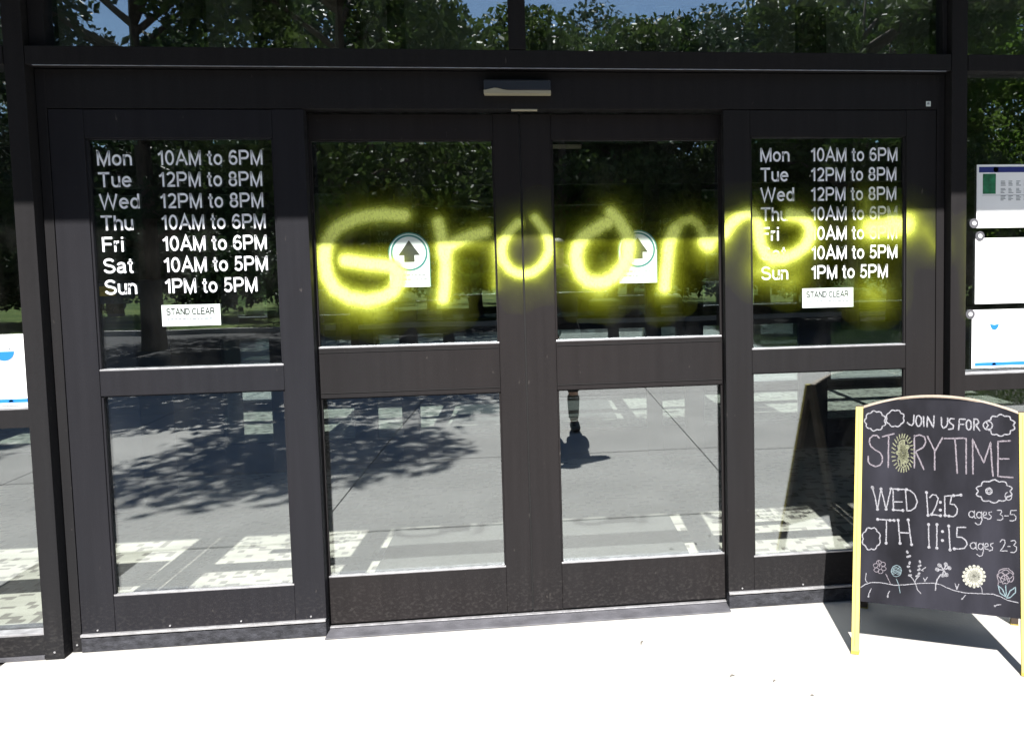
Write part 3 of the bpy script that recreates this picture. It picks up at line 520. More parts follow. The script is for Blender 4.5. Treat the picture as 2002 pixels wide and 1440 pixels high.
DL, dyL = leaf('sliding_door', 'left sliding glass door sprayed with a yellow G and r', 'sliding glass doors', -.955, -.003, -.846, -.109, .069, .042, 2.128, .016, (.971, 1.177), 2.024, .215, 'frame_warm')
DR, dyR = leaf('sliding_door', 'right sliding glass door sprayed with a yellow o and m', 'sliding glass doors', .003, .955, .128, .846, .069, .042, 2.128, .016, (.971, 1.177), 2.024, .215, 'frame_warm')
for r, (a, b) in ((SL, (-1.784, -.843)), (SR, (.846, 1.782))):
    bx('bottom_track', 'alu', a, b, -.016, -.001, .064, .074, r, .001)
    bx('kick_plate', 'grimy', a, b, -.010, .045, .001, .058, r, .002)
    for i in range(4):
        x = a+.06+(b-a-.12)*i/3
        MB().tube([(x, -.004, .085), (x, .0005, .085)], .0035, 8).build('screw', 'alu', r)
for r, x in ((DL, -.0028), (DR, .0004)):
    bx('weather_strip', 'rubber', x, x+.0024, .074, .106, .02, 2.12, r, 0)
for r, (a, b) in ((DL, (-.846, -.109)), (DR, (.128, .846))):   # raised panel edges on the wide middle rail
    mb = MB()
    for z in (.992, 1.160): mb.box(a+.004, b-.004, .0672, .0695, z, z+.002)
    mb.build('rail_reveal', 'rubber', r, 0)

# ------------------------------------------------------------ lettering on the side panels
days = ['Mon', 'Tue', 'Wed', 'Thu', 'Fri', 'Sat', 'Sun']
hours = ['10AM to 6PM', '12PM to 8PM', '12PM to 8PM', '10AM to 6PM', '10AM to 6PM', '10AM to 5PM', '1PM to 5PM']
monw = stroke_text('Mon')[2]; hrw = stroke_text('10AM to 6PM')[2]
for r, gy, dx, hx, wd, wh in ((SL, syL, -1.628, -1.407, .127, .394), (SR, syR, 1.010, 1.229, .127, .388)):
    for i in range(7):
        z = 1.9215-.0835*i
        sx1 = wd/monw/.0575; sx2 = wh/hrw/.0575
        put_text(days[i], dx, z, gy-.0006, .0575, 'white_vinyl', r, 'day_lettering', sx1)
        x = hx
        for wrd in hours[i].split():
            put_text(wrd, x, z, gy-.0006, .0575, 'white_vinyl', r, 'hours_lettering', sx2); x += (stroke_text(wrd)[2]+.505)*.0575*sx2
for r, gy, xa, xb, za, zb in ((SL, syL, -1.423, -1.202, 1.290, 1.374), (SR, syR, 1.190, 1.418, 1.296, 1.380)):
    s = MB().poly([(xa, za), (xb, za), (xb, zb), (xa, zb)], gy-.0010, .0006).build('stand_clear_sticker', 'card', r)
    put_text('STAND CLEAR', xa+.018, za+.044, gy-.0012, .026, 'black_print', s, 'sticker_lettering', width=(xb-xa)-.04, wt=.21)
    mb = MB(); x = xa+.02
    q = random.Random(3)
    while x < xb-.03:
        l_ = q.uniform(.006, .016); mb.poly([(x, za+.024), (x+l_, za+.024), (x+l_, za+.031), (x, za+.031)], gy-.0014, .0003); x += l_+.004
    mb.build('small_print', 'grey_print', s)

# arrow decals on the sliding doors
def decal(root, cx, cz, gy, m='card', dim=False):
    y = gy-.0010
    outline = [(cx-.084, cz-.142), (cx+.084, cz-.142)] + circ(cx, cz, .084, 0, 180, 30)
    d = MB().poly(outline, y, .0006).build('arrow_sticker', m, root)
    mb = MB(); ring(mb, cx, cz, .067, .075, y-.0004, 0, 48); ring(mb, cx, cz, .079, .084, y-.0004, 0, 30, 0, 180)
    for sx_ in (-1, 1): mb.poly([(cx+sx_*.084, cz-.142), (cx+sx_*.084, cz-.0002), (cx+sx_*.081, cz-.0002), (cx+sx_*.081, cz-.142)], y-.0004, .0003)
    mb.build('sticker_ring', 'teal', d)
    MB().poly([(cx, cz+.052), (cx-.044, cz-.010), (cx-.021, cz-.010), (cx-.021, cz-.038), (cx+.021, cz-.038), (cx+.021, cz-.010), (cx+.044, cz-.010)], y-.0005, .0004).build('arrow_print', 'black_print', d)
    mb = MB(); q = random.Random(int(cx*100))
    for k, z in enumerate((cz-.095, cz-.113)):
        x = cx-.062
        while x < cx+.055:
            l_ = q.uniform(.006, .016); mb.poly([(x, z), (x+l_, z), (x+l_, z+.006), (x, z+.006)], y-.0005, .0003); x += l_+.004
    mb.build('small_print', 'grey_print', d)
decal(DL, -.468, 1.564, dyL); decal(DR, .487, 1.560, dyR)

# ------------------------------------------------------------ spray paint: film over panes, stiles
def segs(polys):
    A = []; Bq = []
    for s in polys:
        for p, q in zip(s[:-1], s[1:]): A.append(p); Bq.append(q)
    return np.array(A, float), np.array(Bq, float)
def dist(P, polys):
    A, Bq = segs(polys); d = np.full(len(P), 9.)
    for a, b in zip(A, Bq):
        ab = b-a; t = np.clip(((P-a)@ab)/max(1e-9, ab@ab), 0, 1); d = np.minimum(d, np.linalg.norm(P-a-t[:, None]*ab, axis=1))
    return d
MAIN = [(s, .0215, 1.) for s in GRAF['door_left'][:1]] + [(s, .020, .95) for s in GRAF['door_left'][1:]] + [(s, .0165, .9) for s in GRAF['stile']]
MAIN += [(GRAF['door_right'][0], .022, 1.), (GRAF['door_right'][1], .021, .9), (GRAF['door_right'][2], .016, .62), (GRAF['door_right'][3], .024, 1.), (GRAF['door_right'][4], .015, .8)]
MAIN += [(GRAF['side'][0], .020, .9), (GRAF['side'][1], .032, .68)]
FAINT = [(s, w_, k_) for s, w_, k_ in zip(GRAF['faint'], (.026, .024, .040, .030, .020, .034, .012, .03, .03, .03), (.28, .14, .20, .16, .08, .5, .25, .20, .2, .30))]
def density(P):
    inv = np.ones(len(P))
    for s, w_, k_ in MAIN + FAINT:
        d = dist(P, [s]); c = k_/(1+(d/(w_*1.20))**3.8) if k_ > .45 else k_*np.exp(-(d/(w_*1.5))**1.3)
        inv *= 1-np.clip(c, 0, .985)
    halo = np.zeros(len(P)); low = np.zeros(len(P))
    for s, w_, k_ in MAIN:
        d = dist(P, [s]); halo = np.maximum(halo, .16*k_*np.exp(-(np.maximum(0, d-w_)/.032)))
        s2 = [(x, z-.05) for x, z in s]; d = dist(P, [s2]); low = np.maximum(low, .045*k_*np.exp(-(d/.06)))
    drift = .55+.45*np.sin(P[:, 0]*23+np.sin(P[:, 1]*17)*1.7)*np.cos(P[:, 1]*31+P[:, 0]*9)
    return np.clip(1-inv*(1-halo*(.75+.5*(drift-.3)))*(1-low*drift), 0, 1)
def film(root, x0, x1, z0, z1, y, step=.0045):
    nx = max(2, int((x1-x0)/step)); nz = max(2, int((z1-z0)/step))
    X, Z = np.meshgrid(np.linspace(x0, x1, nx), np.linspace(z0, z1, nz))
    P = np.column_stack([X.ravel(), Z.ravel()]); D = density(P)
    me = bpy.data.meshes.new('spray_paint'); idx = np.arange(nx*nz).reshape(nz, nx)
    Q = np.column_stack([idx[:-1, :-1].ravel(), idx[:-1, 1:].ravel(), idx[1:, 1:].ravel(), idx[1:, :-1].ravel()])
    keep = D[Q].max(axis=1) > .006; Q = Q[keep]
    if not len(Q): return
    used, inv = np.unique(Q, return_inverse=True); Q = inv.reshape(-1, 4)
    co = np.column_stack([P[used, 0], np.full(len(used), y), P[used, 1]])
    me.vertices.add(len(co)); me.vertices.foreach_set('co', co.ravel())
    me.loops.add(Q.size); me.loops.foreach_set('vertex_index', Q.ravel().astype(np.int32))
    me.polygons.add(len(Q)); me.polygons.foreach_set('loop_start', np.arange(0, Q.size, 4, dtype=np.int32)); me.polygons.foreach_set('loop_total', np.full(len(Q), 4, dtype=np.int32))
    me.update(calc_edges=True)
    a = me.attributes.new('cover', 'FLOAT', 'POINT'); a.data.foreach_set('value', D[used].astype(np.float32))
    me.materials.append(M['spray']); o = bpy.data.objects.new('spray_paint', me); col.objects.link(o); o.parent = root
    return o
ZA, ZB = 1.19, 1.92
film(DL, -.838, -.117, ZA, ZB, dyL-.0020); film(DL, -.108, -.004, ZA, ZB, .0682)
film(DR, .004, .127, ZA, ZB, .0682); film(DR, .137, .838, ZA, ZB, dyR-.0020)
film(SR, .847, .959, ZA, ZB, -.0008); film(SR, .969, 1.639, ZA, ZB, syR-.0022); film(SR, 1.649, 1.781, ZA, ZB, -.0008)
film(B_, 1.826, 1.892, 1.15, 1.80, -.0562)

# ------------------------------------------------------------ posters behind the glass
def poster(name, label, x0, x1, z0, z1, y, prints, clips=()):
    r = MB().poly([(x0, z0), (x1, z0), (x1, z1), (x0, z1)], y, .0012).build(name, 'paper', None, label=label, cat='poster')
    for nm, m_, polys in prints:
        mb = MB()
        for p in polys: mb.poly(p, y-.0006, .0005)
        mb.build(nm, m_, r)
    for (cx, cz) in clips:
        mb = MB(); mb.poly(circ(cx, cz, .021, n=20), y-.003, .002, 0); mb.poly(circ(cx, cz, .009, n=16), y-.005, .0015, 1)
        mb.build('suction_clip', ['sillmetal', 'paper'], r)
    return r
def rect(a, b, c, d): return [(a, c), (b, c), (b, d), (a, d)]
q = random.Random(5)
cells = []
for ix in range(4):
    for iz in range(3):
        cx, cz = 2.085+ix*.036, 1.868-.04-iz*.032
        for k in range(4): cells.append(rect(cx, cx+q.uniform(.012, .024), cz-k*.006, cz-k*.006+.0028))
poster('event_poster', 'white sheet with navy band and green picture, top of three on the right window', 1.974, 2.40, 1.627, 1.902, .0095,
       [('header_band', 'navy_print', [rect(1.984, 2.392, 1.868, 1.892)]), ('green_picture', 'green_print', [rect(2.002, 2.062, 1.775, 1.862)]), ('small_print', 'grey_print', cells + [rect(2.0, 2.2, 1.768, 1.7695)]),
        ('logo_spot', 'pale_print', [circ(2.062, 1.880, .012, n=16)])], [(1.962, 1.648)])
sk = [rect(2.03+.004*k, 2.03+.004*k+q.uniform(.01, .05), 1.51-.007*k, 1.5115-.007*k) for k in range(9)]
poster('drawing_poster', 'white sheet with a faint blue-grey drawing, middle of three on the right window', 1.970, 2.40, 1.294, 1.583, .0095, [('faint_drawing', 'pale_print', sk)], [(1.990, 1.592)])
pf = [[(2.035+.002*k, 1.228-.0018*k) for k in ()]]
smile = [(2.040, 1.205), (2.062, 1.200), (2.085, 1.205), (2.080, 1.190), (2.072, 1.180), (2.062, 1.176), (2.052, 1.180), (2.045, 1.190)]
poster('smile_poster', 'white sheet with a blue smile and foot band, lowest of three on the right window', 1.957, 2.38, 1.009, 1.268, .0095,
       [('blue_smile', 'blue_print', [smile]), ('eyes', 'grey_print', [circ(2.054, 1.220, .004, n=10), circ(2.070, 1.220, .004, n=10)]), ('foot_band', 'blue_print', [rect(1.972, 2.38, 1.018, 1.034)]),
        ('band_spot', 'paper', [circ(2.062, 1.021, .010, 0, 180, 12)]), ('edge_line', 'grey_print', [rect(1.969, 1.9705, 1.012, 1.26)])], [(1.948, 1.250)])
lp = poster('face_poster', 'white sheet with a half-blue round face and thin leg, on the left window', -2.42, -1.905, .999, 1.276, .0095,
       [('blue_half', 'blue_print', [circ(-2.003, 1.210, .036, 180, 360, 20)]), ('eye', 'grey_print', [circ(-1.983, 1.219, .005, n=12)]),
        ('foot_band', 'blue_print', [rect(-2.42, -1.912, 1.009, 1.024)]), ('band_logo', 'paper', [circ(-1.99, 1.012, .009, 0, 180, 12)])])
mb = MB(); ring(mb, -2.003, 1.210, .036, .0375, .0085, 0, 40)
pts = [(-1.972, 1.190), (-1.972, 1.170), (-1.966, 1.160), (-1.955, 1.152)]
for a, b in zip(pts[:-1], pts[1:]):
    mb.poly([(a[0], a[1]), (a[0]+.0022, a[1]), (b[0]+.0022, b[1]), (b[0], b[1])], .0085, .0004)
mb.build('outline', 'grey_print', lp)

# ------------------------------------------------------------ inside: mat, second doors, bin
doormat = MB().box(-.78, .80, .20, 1.385, -.0015, .008).build('doormat', 'doormat', None, .003, label='grey walk-off mat on the carpet just inside the sliding doors', cat='mat')
# binding strips: grey mat seen between shadow of the stiles
I_ = empty('inner_door_wall', (0, 2.95, 0), label='second dark glass door wall at the back of the vestibule', cat='glass wall')
xi = [(-4.8, -3.75), (-3.55, -2.98), (-2.45, -2.08), (-1.80, -1.44), (-1.26, -1.06), (-.92, -.14), (.20, .97), (1.10, 1.30), (1.46, 2.30), (2.55, 3.5), (3.7, 4.8)]
xi = [(a*.915, b*.915) for a, b in xi]
prev = -6.
for (a, b) in xi:
    bx('frame_post', 'frame', prev, a-.001, 0, .08, 0, 3.43, I_, 0); prev = b+.001
    bx('frame_rail', 'frame', a, b, 0, .08, 0, .22, I_, 0); bx('frame_rail', 'frame', a, b, 0, .08, 1.0, 1.1, I_, 0); bx('frame_rail', 'frame', a, b, 0, .08, 2.1, 2.4, I_, 0)
    bx('glass_pane', 'glass_in', a, b, .03, .038, .22, 1.0, I_, 0); bx('glass_pane', 'glass_in', a, b, .03, .038, 1.1, 2.1, I_, 0); bx('glass_pane', 'glass_in', a, b, .03, .038, 2.4, 3.43, I_, 0)
bx('frame_post', 'frame', prev, 6., 0, .08, 0, 3.43, I_, 0)
isn = MB().box(.12, .42, -.05, -.001, 2.36, 2.39).build('inner_motion_sensor', 'cream', None, .004, label='cream sensor bar above the inner doors, dim behind the right door glass', cat='sensor'); isn.location = (0, 2.95, 0)
bb = empty('return_bin', (-2.62, 2.3, 0), label='navy return bin standing inside behind the left side panel', cat='bin')
bx('bin_body', 'navy_box', -.2, .2, -.25, .25, 0, 1.45, bb, .01); bx('bin_slot', 'rubber', -.14, .14, -.253, -.2505, 1.25, 1.31, bb, 0); bx('bin_label', 'yellow_dark', -.02, .10, -.2535, -.2505, 1.36, 1.42, bb, 0)

# ------------------------------------------------------------ chalkboard
bxo, byo, bpsi, bw, bL, bth = BOARD
sb, cb = math.sin(bth), math.cos(bth)
CB = empty('chalkboard_sign', (bxo, byo, 0), bpsi, label='black A-frame chalkboard with yellow legs advertising storytime', cat='sign')
def FB(u, d, v): return (u, v*sb - d*cb, v*cb + d*sb)
def BBk(u, d, v):
    x, y, z = FB(u, d, v); return (x, 2*bL*sb+.03-y, z)
def arch(u):   # height of the arched top above the base line, metres along the board
    t = (u-bw/2)/(bw/2-.028); return .936 + .056*(1-t*t)
for nm, F, lab in (('front', FB, None), ('back', BBk, None)):
    for u0 in (0, bw-.028):
        mb = MB().box(u0, u0+.028, -.006 if F is FB else -.028, .006, .0, bL, 0, F); p_ = mb.build('leg', 'yellow' if F is FB else 'shaded_leg_wood', CB, .002)
        MB().box(u0-.001, u0+.029, -.029, .007, .0, .012, 0, F).build('leg_foot', 'yellow_dark', p_, .001)
        if F is FB:
            MB().box(u0+.001, u0+.027, -.028, -.0065, .012, bL-.004, 0, F).build('leg_shaded_back', 'shaded_leg_wood', p_, .001)  # added strip: the yellow leg's rear, its shade put into the brown
            MB().box(u0+.012, u0+.0135, .0062, .0068, .03, bL-.01, 0, F).build('leg_groove', 'yellow_dark', p_, 0)
    n = 24; pts = []
    for i in range(n+1):
        u = .0285 + (bw-.057)*i/n; pts.append((u, arch(u)))
    vs = []; fs = []
    for i, (u, v) in enumerate(pts):
        for (d, vv) in ((0, .196), (0, v), (-.012, v), (-.012, .196)): vs.append(F(u, d, vv))
    for i in range(n):
        a = i*4; b = a+4
        for k in range(4): fs.append((a+k, b+k, b+(k+1) % 4, a+(k+1) % 4))
    fs += [(0, 1, 2, 3), (n*4+3, n*4+2, n*4+1, n*4)]
    mb = MB(); mb.add(vs, fs); pn = mb.build('board_panel', 'chalkboard', CB)
    vs = []; fs = []
    for i, (u, v) in enumerate(pts):
        for (d, vv) in ((.001, v+.0005), (.001, v+.006), (-.013, v+.006), (-.013, v+.0005)): vs.append(F(u, d, vv))
    for i in range(n):
        a = i*4; b = a+4
        for k in range(4): fs.append((a+k, b+k, b+(k+1) % 4, a+(k+1) % 4))
    fs += [(0, 1, 2, 3), (n*4+3, n*4+2, n*4+1, n*4)]
    mb = MB(); mb.add(vs, fs); mb.build('top_trim', 'board_trim', CB)
    if F is FB: PANEL = pn
for u0 in (.06, bw-.10):
    z = FB(0, 0, bL)[2]; MB().tube([(u0, bL*sb+.017, z-.016), (u0+.04, bL*sb+.017, z-.016)], .005, 10).build('hinge', 'alu', CB)

def ribbon(strokes, wd, lift=.0010, seed=1):
    V = []; Fc = []; q = random.Random(seed)
    def pt(u, v): return FB(u, lift, v)
    for s in strokes:
        # resample
        P = [Vector((a/1000., b/1000.)) for a, b in s]; S = [P[0]]
        for a, b in zip(P[:-1], P[1:]):
            k = max(1, int((b-a).length/.006))
            for i in range(1, k+1): S.append(a.lerp(b, i/k))
        if len(S) < 2: S.append(S[0]+Vector((.001, 0)))
        base = len(V)
        for i, p in enumerate(S):
            t = (S[min(i+1, len(S)-1)]-S[max(i-1, 0)]); t = t.normalized() if t.length > 1e-6 else Vector((1, 0))
            nn = Vector((-t.y, t.x)); h = wd/2*q.uniform(.82, 1.15)
            o_ = nn*q.uniform(-.0006, .0006)
            a, b = p+nn*h+o_, p-nn*h+o_; V += [pt(*a), pt(*b)]
        for i in range(len(S)-1): Fc.append((base+2*i, base+2*i+1, base+2*i+3, base+2*i+2))
        for e, sg in ((S[0], -1), (S[-1], 1)):      # round ends
            c0 = len(V); V.append(pt(*e))
            for j in range(9): V.append(pt(e.x+math.cos(j*math.pi/4)*wd*.5, e.y+math.sin(j*math.pi/4)*wd*.5))
            for j in range(8): Fc.append((c0, c0+1+j, c0+2+j))
    return V, Fc
CN = {'join': 'join_us_for_lettering', 'story': 'storytime_lettering', 'wed': 'wednesday_lettering', 'th': 'thursday_lettering', 'ages1': 'ages_lettering', 'ages2': 'ages_lettering', 'clouds': 'cloud_drawing', 'spiral': 'cloud_drawing',
      'scribble': 'letter_scribble', 'flower_outline': 'flower_drawing', 'flower_ball': 'flower_drawing', 'flower_sprig': 'flower_drawing', 'sprig_dots': 'flower_drawing', 'flower_clover': 'flower_drawing', 'clover_stem': 'stem_drawing',
      'daisy': 'daisy_drawing', 'daisy_stem': 'stem_drawing', 'rose': 'rose_drawing', 'rose_leaf': 'leaf_drawing', 'ground': 'ground_line_drawing', 'ticks': 'grass_drawing'}
for i, (k, (wd, c, strokes)) in enumerate(CHALK.items()):
    parts = [strokes]
    if k == 'story': parts = [strokes[0:1], strokes[1:3], strokes[3:6], strokes[6:8], strokes[8:10], strokes[10:11], strokes[11:12], strokes[12:14]]
    if k == 'clouds': parts = [strokes[0:1], strokes[1:2], strokes[2:4], strokes[4:6], strokes[6:7]]
    for j, st_ in enumerate(parts):
        V, Fc = ribbon(st_, wd*1.0, .0008+.00003*i, i*20+j)
        flatmesh({'story': 'storytime_letter'}.get(k, CN[k]), V, Fc, 'chalk_'+c, PANEL)
V = []; Fc = []
for (a, b) in DOTS:
    c0 = len(V); V.append(FB(a/1000, .0018, b/1000))
    for j in range(10): V.append(FB(a/1000+math.cos(j*math.pi/4.5)*.0058, .0018, b/1000+math.sin(j*math.pi/4.5)*.0058))
    for j in range(9): Fc.append((c0, c0+1+j, c0+2+j))
flatmesh('letter_dots', V, Fc, 'chalk_w', PANEL)

# ------------------------------------------------------------ trees
def fast_mesh(name, co, quads, m):
    me = bpy.data.meshes.new(name); me.vertices.add(len(co)); me.vertices.foreach_set('co', np.asarray(co, np.float32).ravel())
    me.loops.add(quads.size); me.loops.foreach_set('vertex_index', quads.ravel().astype(np.int32))
    me.polygons.add(len(quads)); me.polygons.foreach_set('loop_start', np.arange(0, quads.size, 4, dtype=np.int32)); me.polygons.foreach_set('loop_total', np.full(len(quads), 4, dtype=np.int32))
    me.update(calc_edges=True); me.materials.append(M[m]); return me
def leaves(centres, radii, n, size, rs):
    k = rs.choice(len(centres), n, p=np.array(radii)**2/np.sum(np.array(radii)**2))
    d = rs.normal(size=(n, 3)); d /= np.linalg.norm(d, axis=1)[:, None]
    r = np.array(radii)[k]*rs.uniform(.25, 1.08, n)**.6
    c = np.array(centres)[k] + d*r[:, None]*np.array([1, 1, .72])
    a = rs.normal(size=(n, 3)); a /= np.linalg.norm(a, axis=1)[:, None]; b = np.cross(a, rs.normal(size=(n, 3))); b /= np.linalg.norm(b, axis=1)[:, None]
    s = size*rs.uniform(.6, 1.3, n)[:, None]
    co = np.stack([c-a*s, c+b*s*.45, c+a*s, c-b*s*.45], 1).reshape(-1, 3)
    return co, np.arange(len(co)).reshape(-1, 4)
def tree_meshes(seed, H, base, spread, n, size, m):
    rs = np.random.RandomState(seed); q = random.Random(seed)
    mb = MB(); lean = (q.uniform(-.3, .3), q.uniform(-.3, .3))
    tp = [(lean[0]*t*t, lean[1]*t*t, H*.8*t) for t in (0, .15, .35, .6, .8, 1)]
    r0 = H*.018; mb.tube(tp, [r0*1.3, r0, r0*.85, r0*.6, r0*.35, r0*.12], 9)
    cs = []; rr = []
    for i in range(22):
        t = q.uniform(base/H, .95); a = i*2.4+q.uniform(-.4, .4)
        u = t/1.0; reach = spread*(1-((t-.5)/.62)**2)**.5*q.uniform(.45, 1) if abs((t-.5)/.62) < 1 else spread*.3
        z0 = min(H*.78, H*t*.8); k = z0/(H*.8); st_ = Vector((lean[0]*k*k, lean[1]*k*k, z0))
        e = st_ + Vector((math.cos(a)*reach, math.sin(a)*reach, H*q.uniform(.04, .16)))
        mid_ = st_.lerp(e, .5)+Vector((0, 0, .3)); mb.tube([st_, mid_, e], [r0*.38, r0*.22, r0*.06], 6)
        cs.append(tuple(e)); rr.append(q.uniform(.55, 1.05)*spread*.36)
        cs.append(tuple(mid_)); rr.append(q.uniform(.4, .8)*spread*.30)
    co, qd = leaves(cs, rr, n, size, rs)
    return mb, fast_mesh('crown', co, qd, m)
PRO = []
for seed, H, base, spread, n, size, m_ in ((11, 11.5, 2.6, 4.3, 21000, .115, 'leaf_dark'), (23, 9.5, 2.4, 3.3, 21000, .10, 'leaf_mid'), (37, 13, 3.0, 4.5, 21000, .125, 'leaf_dark'), (52, 7.5, 1.2, 2.9, 22000, .09, 'leaf_mid'), (64, 8.6, 1.6, 3.3, 20000, .10, 'leaf_bright')):
    mb, cm = tree_meshes(seed, H, base, spread, n, size, m_)
    t_ = mb.build('trunk', 'bark', None, smooth=True); tm = t_.data; bpy.data.objects.remove(t_); PRO.append((tm, cm))
TREES = [(-3.1, -11.0, 1, .94, 'tree nearest the doors, in a grass pit left of the plaza'),
         (-12.5, -13.9, 0, 1.0, 'tall dark tree left of the plaza beside the lawn'), (-7.2, -13.6, 2, .78, 'tall dark tree behind and left of the nearest tree'), (-4.6, -18.8, 0, .9, 'broad tree at the lawn edge left of centre'),
         (.7, -17.8, 1, .95, 'leafy tree at the lawn edge straight opposite the doors'), (6.3, -19.5, 2, .85, 'tall tree at the lawn edge right of centre'), (8.4, -15.6, 4, .95, 'bright green tree on the right lawn behind the grass corner'),
         (12.8, -14.0, 4, 1.0, 'bright green bushy tree on the far right lawn'), (9.6, -25.5, 1, 1.1, 'mid green tree deep in the right lawn'), (-14, -27, 1, 1.2, 'mid green tree deep in the left lawn'),
         (-.4, -30.5, 2, .72, 'tall tree deep in the lawn opposite the doors'), (3.4, -33, 3, 1.2, 'bushy tree deep in the lawn, right of the tall one'), (16, -31, 0, 1.2, 'dark tree at the far right lawn end'), (-7.5, -34, 3, 1.2, 'bushy tree deep in the lawn on the left'),
         (2.7, -19.6, 3, 1.12, 'bushy tree at the lawn edge just right of the opposite tree'), (3.9, -27, 2, .82, 'tall loose tree between the two rows, right of centre'), (-1.7, -21.6, 0, .8, 'dark tree behind and left of the opposite tree'), (1.5, -22.5, 0, .72, 'dark tree in the second row, just right of the opposite tree'), (-3.0, -22.0, 1, .72, 'mid green tree in the second row, just left of the opposite tree'), (6.6, -13.6, 1, .9, 'mid green tree standing at the corner of the right lawn'),
         (20, -20, 2, 1.0, 'tall tree at the far right of the lawn'), (-20, -20, 3, 1.4, 'bushy tree at the far left of the lawn')]
for i, (x, y, k, s, lab) in enumerate(TREES):
    r = empty('tree', (x, y, -.02), i*1.3, label=lab, cat='tree', group='trees round the lawn, mirrored in the glass'); r.scale = (s, s, s)
    for nm, me in (('trunk', PRO[k][0]), ('crown', PRO[k][1])):
        o = bpy.data.objects.new(nm, me); col.objects.link(o); o.parent = r
mb, cm = tree_meshes(71, 3.4, .3, 2.6, 15000, .085, 'leaf_dark')
t_ = mb.build('stem', 'bark', None, smooth=True); tm = t_.data; bpy.data.objects.remove(t_)
for i, (x, y, s_, lab) in enumerate([(-15, -24, 1.2, 'dark shrub at the far left under the trees'), (-9.5, -25.5, 1.1, 'dark shrub on the left lawn behind two trunks'), (-4.6, -24.5, 1.25, 'dark shrub left of the middle lawn'), (-.4, -25.8, 1.1, 'dark shrub in the middle of the lawn'),
        (3.9, -24.6, 1.3, 'dark shrub right of the middle lawn'), (8.3, -22.8, 1.2, 'dark shrub on the right lawn'), (13, -21.5, 1.3, 'dark shrub at the right lawn edge'), (18, -25, 1.5, 'dark shrub at the far right of the lawn')]):
    r = empty('shrub', (x, y, -.02), i*.9, label=lab, cat='shrub', group='shrubs behind the lawn, mirrored in the glass'); r.scale = (s_*1.25, s_, s_)
    for nm, me in (('stem', tm), ('foliage', cm)):
        o = bpy.data.objects.new(nm, me); col.objects.link(o); o.parent = r
# far wood closing the lawn
rs = np.random.RandomState(3); q = random.Random(9)
cs = []; rr = []
for i in range(150):
    x = -85+170*i/149; cs.append((x, -60+q.uniform(-3, 3), q.uniform(3, 11))); rr.append(q.uniform(2.5, 3.8)); cs.append((x, -52+q.uniform(-3, 3), q.uniform(1.5, 3.5))); rr.append(q.uniform(2.2, 3.6)); cs.append((x+q.uniform(-1, 1), -54+q.uniform(-3, 3), q.uniform(4.5, 8))); rr.append(q.uniform(1.8, 3.2))
co, qd = leaves(cs, rr, 130000, .42, rs)
fw = bpy.data.objects.new('far_wood', fast_mesh('far_wood', co, qd, 'leaf_dark')); col.objects.link(fw); tag(fw, 'dark woodland edge closing the far side of the lawn', 'woodland', kind='stuff')
# grass blades in the lawn corner right of the plaza
n = 42000; X = rs.uniform(3.95, 9, n); Y = -rs.uniform(4.42, 10.5, n)
hh = rs.uniform(.03, .075, n); an = rs.uniform(0, 6.28, n); lx = np.cos(an)*.006; ly = np.sin(an)*.006; tx = rs.normal(0, .02, n); ty = rs.normal(0, .02, n)
mask = ~((Y > -4.4)); X, Y, hh, lx, ly, tx, ty = [a[mask] for a in (X, Y, hh, lx, ly, tx, ty)]; z0 = np.full(len(X), -.02)
co = np.stack([np.column_stack([X-lx, Y-ly, z0]), np.column_stack([X+lx, Y+ly, z0]), np.column_stack([X+lx*.2+tx, Y+ly*.2+ty, z0+hh]), np.column_stack([X-lx*.2+tx, Y-ly*.2+ty, z0+hh])], 1).reshape(-1, 3)
gb = bpy.data.objects.new('grass_blades', fast_mesh('grass_blades', co, np.arange(len(co)).reshape(-1, 4), 'leaf_mid')); col.objects.link(gb); tag(gb, 'short green grass in the lawn corner right of the plaza', 'grass', kind='stuff')

# ------------------------------------------------------------ photographer (seen mirrored in the right door)
P_ = empty('person', (.25, -3.93, 0), label='person in black clothes and grey socks holding up a phone, mirrored in the right door', cat='person')
def skinned(name, pts, edges, rad, m, parent, sub=2):
    me = bpy.data.meshes.new(name); me.from_pydata(pts, edges, []); me.materials.append(M[m])
    o = bpy.data.objects.new(name, me); col.objects.link(o); o.parent = parent
    md = o.modifiers.new('Skin', 'SKIN'); md.use_smooth_shade = True
    if not me.skin_vertices: bpy.context.view_layer.update()
    for i, r in enumerate(rad):
        r = r if isinstance(r, tuple) else (r, r); me.skin_vertices[0].data[i].radius = r
    me.skin_vertices[0].data[0].use_root = True
    s = o.modifiers.new('Subdivision', 'SUBSURF'); s.levels = sub; s.render_levels = sub
    return o
J = [(0, 0, .93), (0, .0, 1.12), (0, .0, 1.32), (0, .0, 1.43), (0, .015, 1.50), (0, .025, 1.57), (0, .035, 1.66),        # 0-6 pelvis..head
     (-.10, 0, .88), (-.11, .02, .50), (-.11, -.01, .10), (-.11, .10, .035),                                             # 7-10 left leg
     (.10, 0, .88), (.11, .02, .50), (.11, -.01, .10), (.12, .10, .035),                                                 # 11-14 right leg
     (-.17, 0, 1.41), (-.30, .10, 1.20), (-.30, .29, 1.42), (-.295, .33, 1.47),                                          # 15-18 left arm
     (.17, 0, 1.41), (.30, .14, 1.20), (-.16, .27, 1.43), (-.21, .30, 1.46)]                                             # 19-22 right arm
Ed = [(0, 1), (1, 2), (2, 3), (3, 4), (4, 5), (5, 6), (0, 7), (7, 8), (8, 9), (9, 10), (0, 11), (11, 12), (12, 13), (13, 14), (3, 15), (15, 16), (16, 17), (17, 18), (3, 19), (19, 20), (20, 21), (21, 22)]
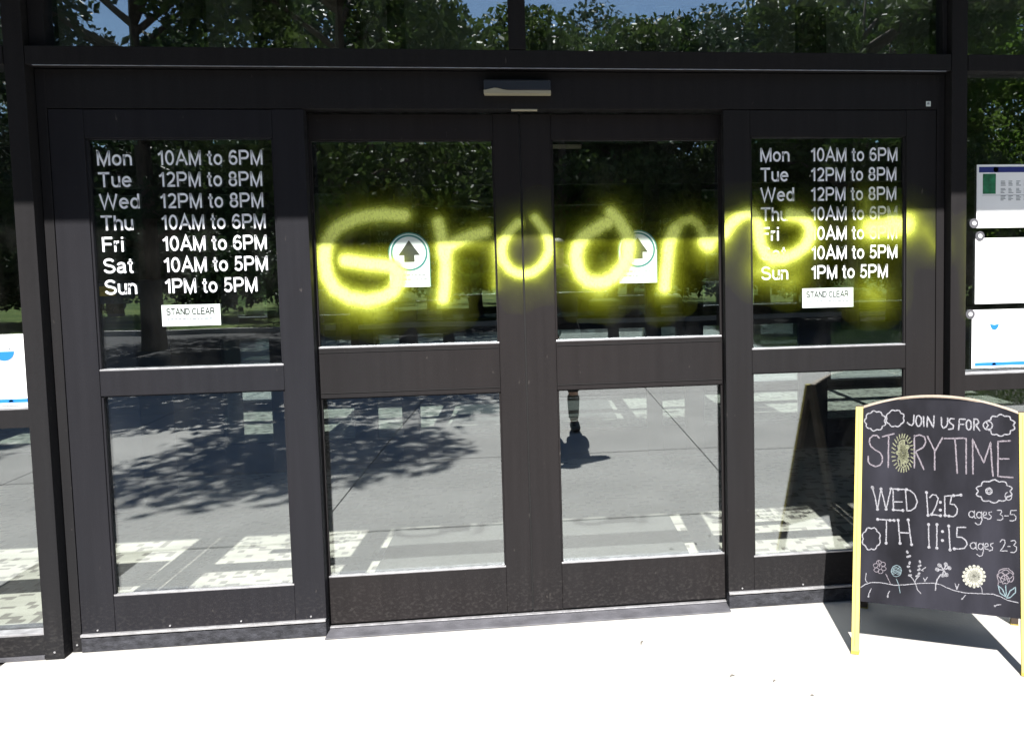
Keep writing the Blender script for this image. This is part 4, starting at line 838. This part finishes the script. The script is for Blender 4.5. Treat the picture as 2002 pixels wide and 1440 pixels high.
Rd = [(.10, .08), (.125, .09), (.14, .10), (.10, .075), .052, .07, .078, .082, .056, .038, .036, .082, .056, .038, .036, .055, .042, .028, .03, .055, .042, .028, .03]
body = skinned('body', J, Ed, Rd, 'skin', P_)
skinned('trousers', [(0, 0, 1.06), (0, 0, .93), (-.10, 0, .82), (-.11, .02, .50), (-.11, 0, .32), (.10, 0, .82), (.11, .02, .50), (.11, 0, .32)], [(0, 1), (1, 2), (2, 3), (3, 4), (1, 5), (5, 6), (6, 7)], [(.17, .14), (.18, .14), .115, .098, .088, .115, .098, .088], 'cloth_black', P_)
skinned('shirt', [(0, 0, .84), (0, 0, 1.15), (0, 0, 1.32), (0, .0, 1.41), (-.18, 0, 1.40), (-.30, .10, 1.20), (.18, 0, 1.40), (.30, .14, 1.20), (-.295, .26, 1.39), (-.12, .25, 1.41)], [(0, 1), (1, 2), (2, 3), (3, 4), (4, 5), (3, 6), (6, 7), (5, 8), (7, 9)], [(.20, .16), (.18, .13), (.19, .13), (.12, .09), .075, .060, .075, .062, .04, .04], 'cloth_black', P_)
for sx_ in (-.11, .115):
    skinned('shoe', [(sx_, -.05, .045), (sx_, .03, .05), (sx_*1.05, .14, .035), (sx_*1.07, .19, .03)], [(0, 1), (1, 2), (2, 3)], [(.045, .045), (.048, .05), (.048, .033), (.035, .026)], 'shoe', P_)
for sx_ in (-.11, .11):
    skinned('sock', [(sx_, -.01, .08), (sx_, 0, .2), (sx_, .005, .34)], [(0, 1), (1, 2)], [.048, .056, .064], 'sock', P_)
skinned('hair', [(0, -.02, 1.60), (0, -.01, 1.67), (0, .02, 1.725)], [(0, 1), (1, 2)], [.072, .088, .07], 'hair', P_)
for sd, base, dirx in ((-1, (-.297, .335, 1.475), 1), (1, (-.225, .305, 1.465), -1)):
    for k in range(4):
        z = base[2]-.028+.02*k
        skinned('finger', [(base[0], base[1]-.012, z), (base[0]-.012*dirx, base[1]-.028, z+.006), (base[0]+.004*dirx, base[1]-.04, z+.010+.003*k)], [(0, 1), (1, 2)], [.009, .008, .007], 'skin', body, 1)
    skinned('thumb', [(base[0], base[1]-.03, base[2]-.035), (base[0]+.010*dirx, base[1]-.035, base[2]-.015), (base[0]+.018*dirx, base[1]-.036, base[2]+.004)], [(0, 1), (1, 2)], [.011, .010, .008], 'skin', body, 1)
ph = MB().box(-.037, .037, -.004, .004, -.075, .075).build('phone', 'phone', None, .003, label='black phone held up by the person, mirrored in the door', cat='phone'); ph.location = (.02, -3.575, 1.50)
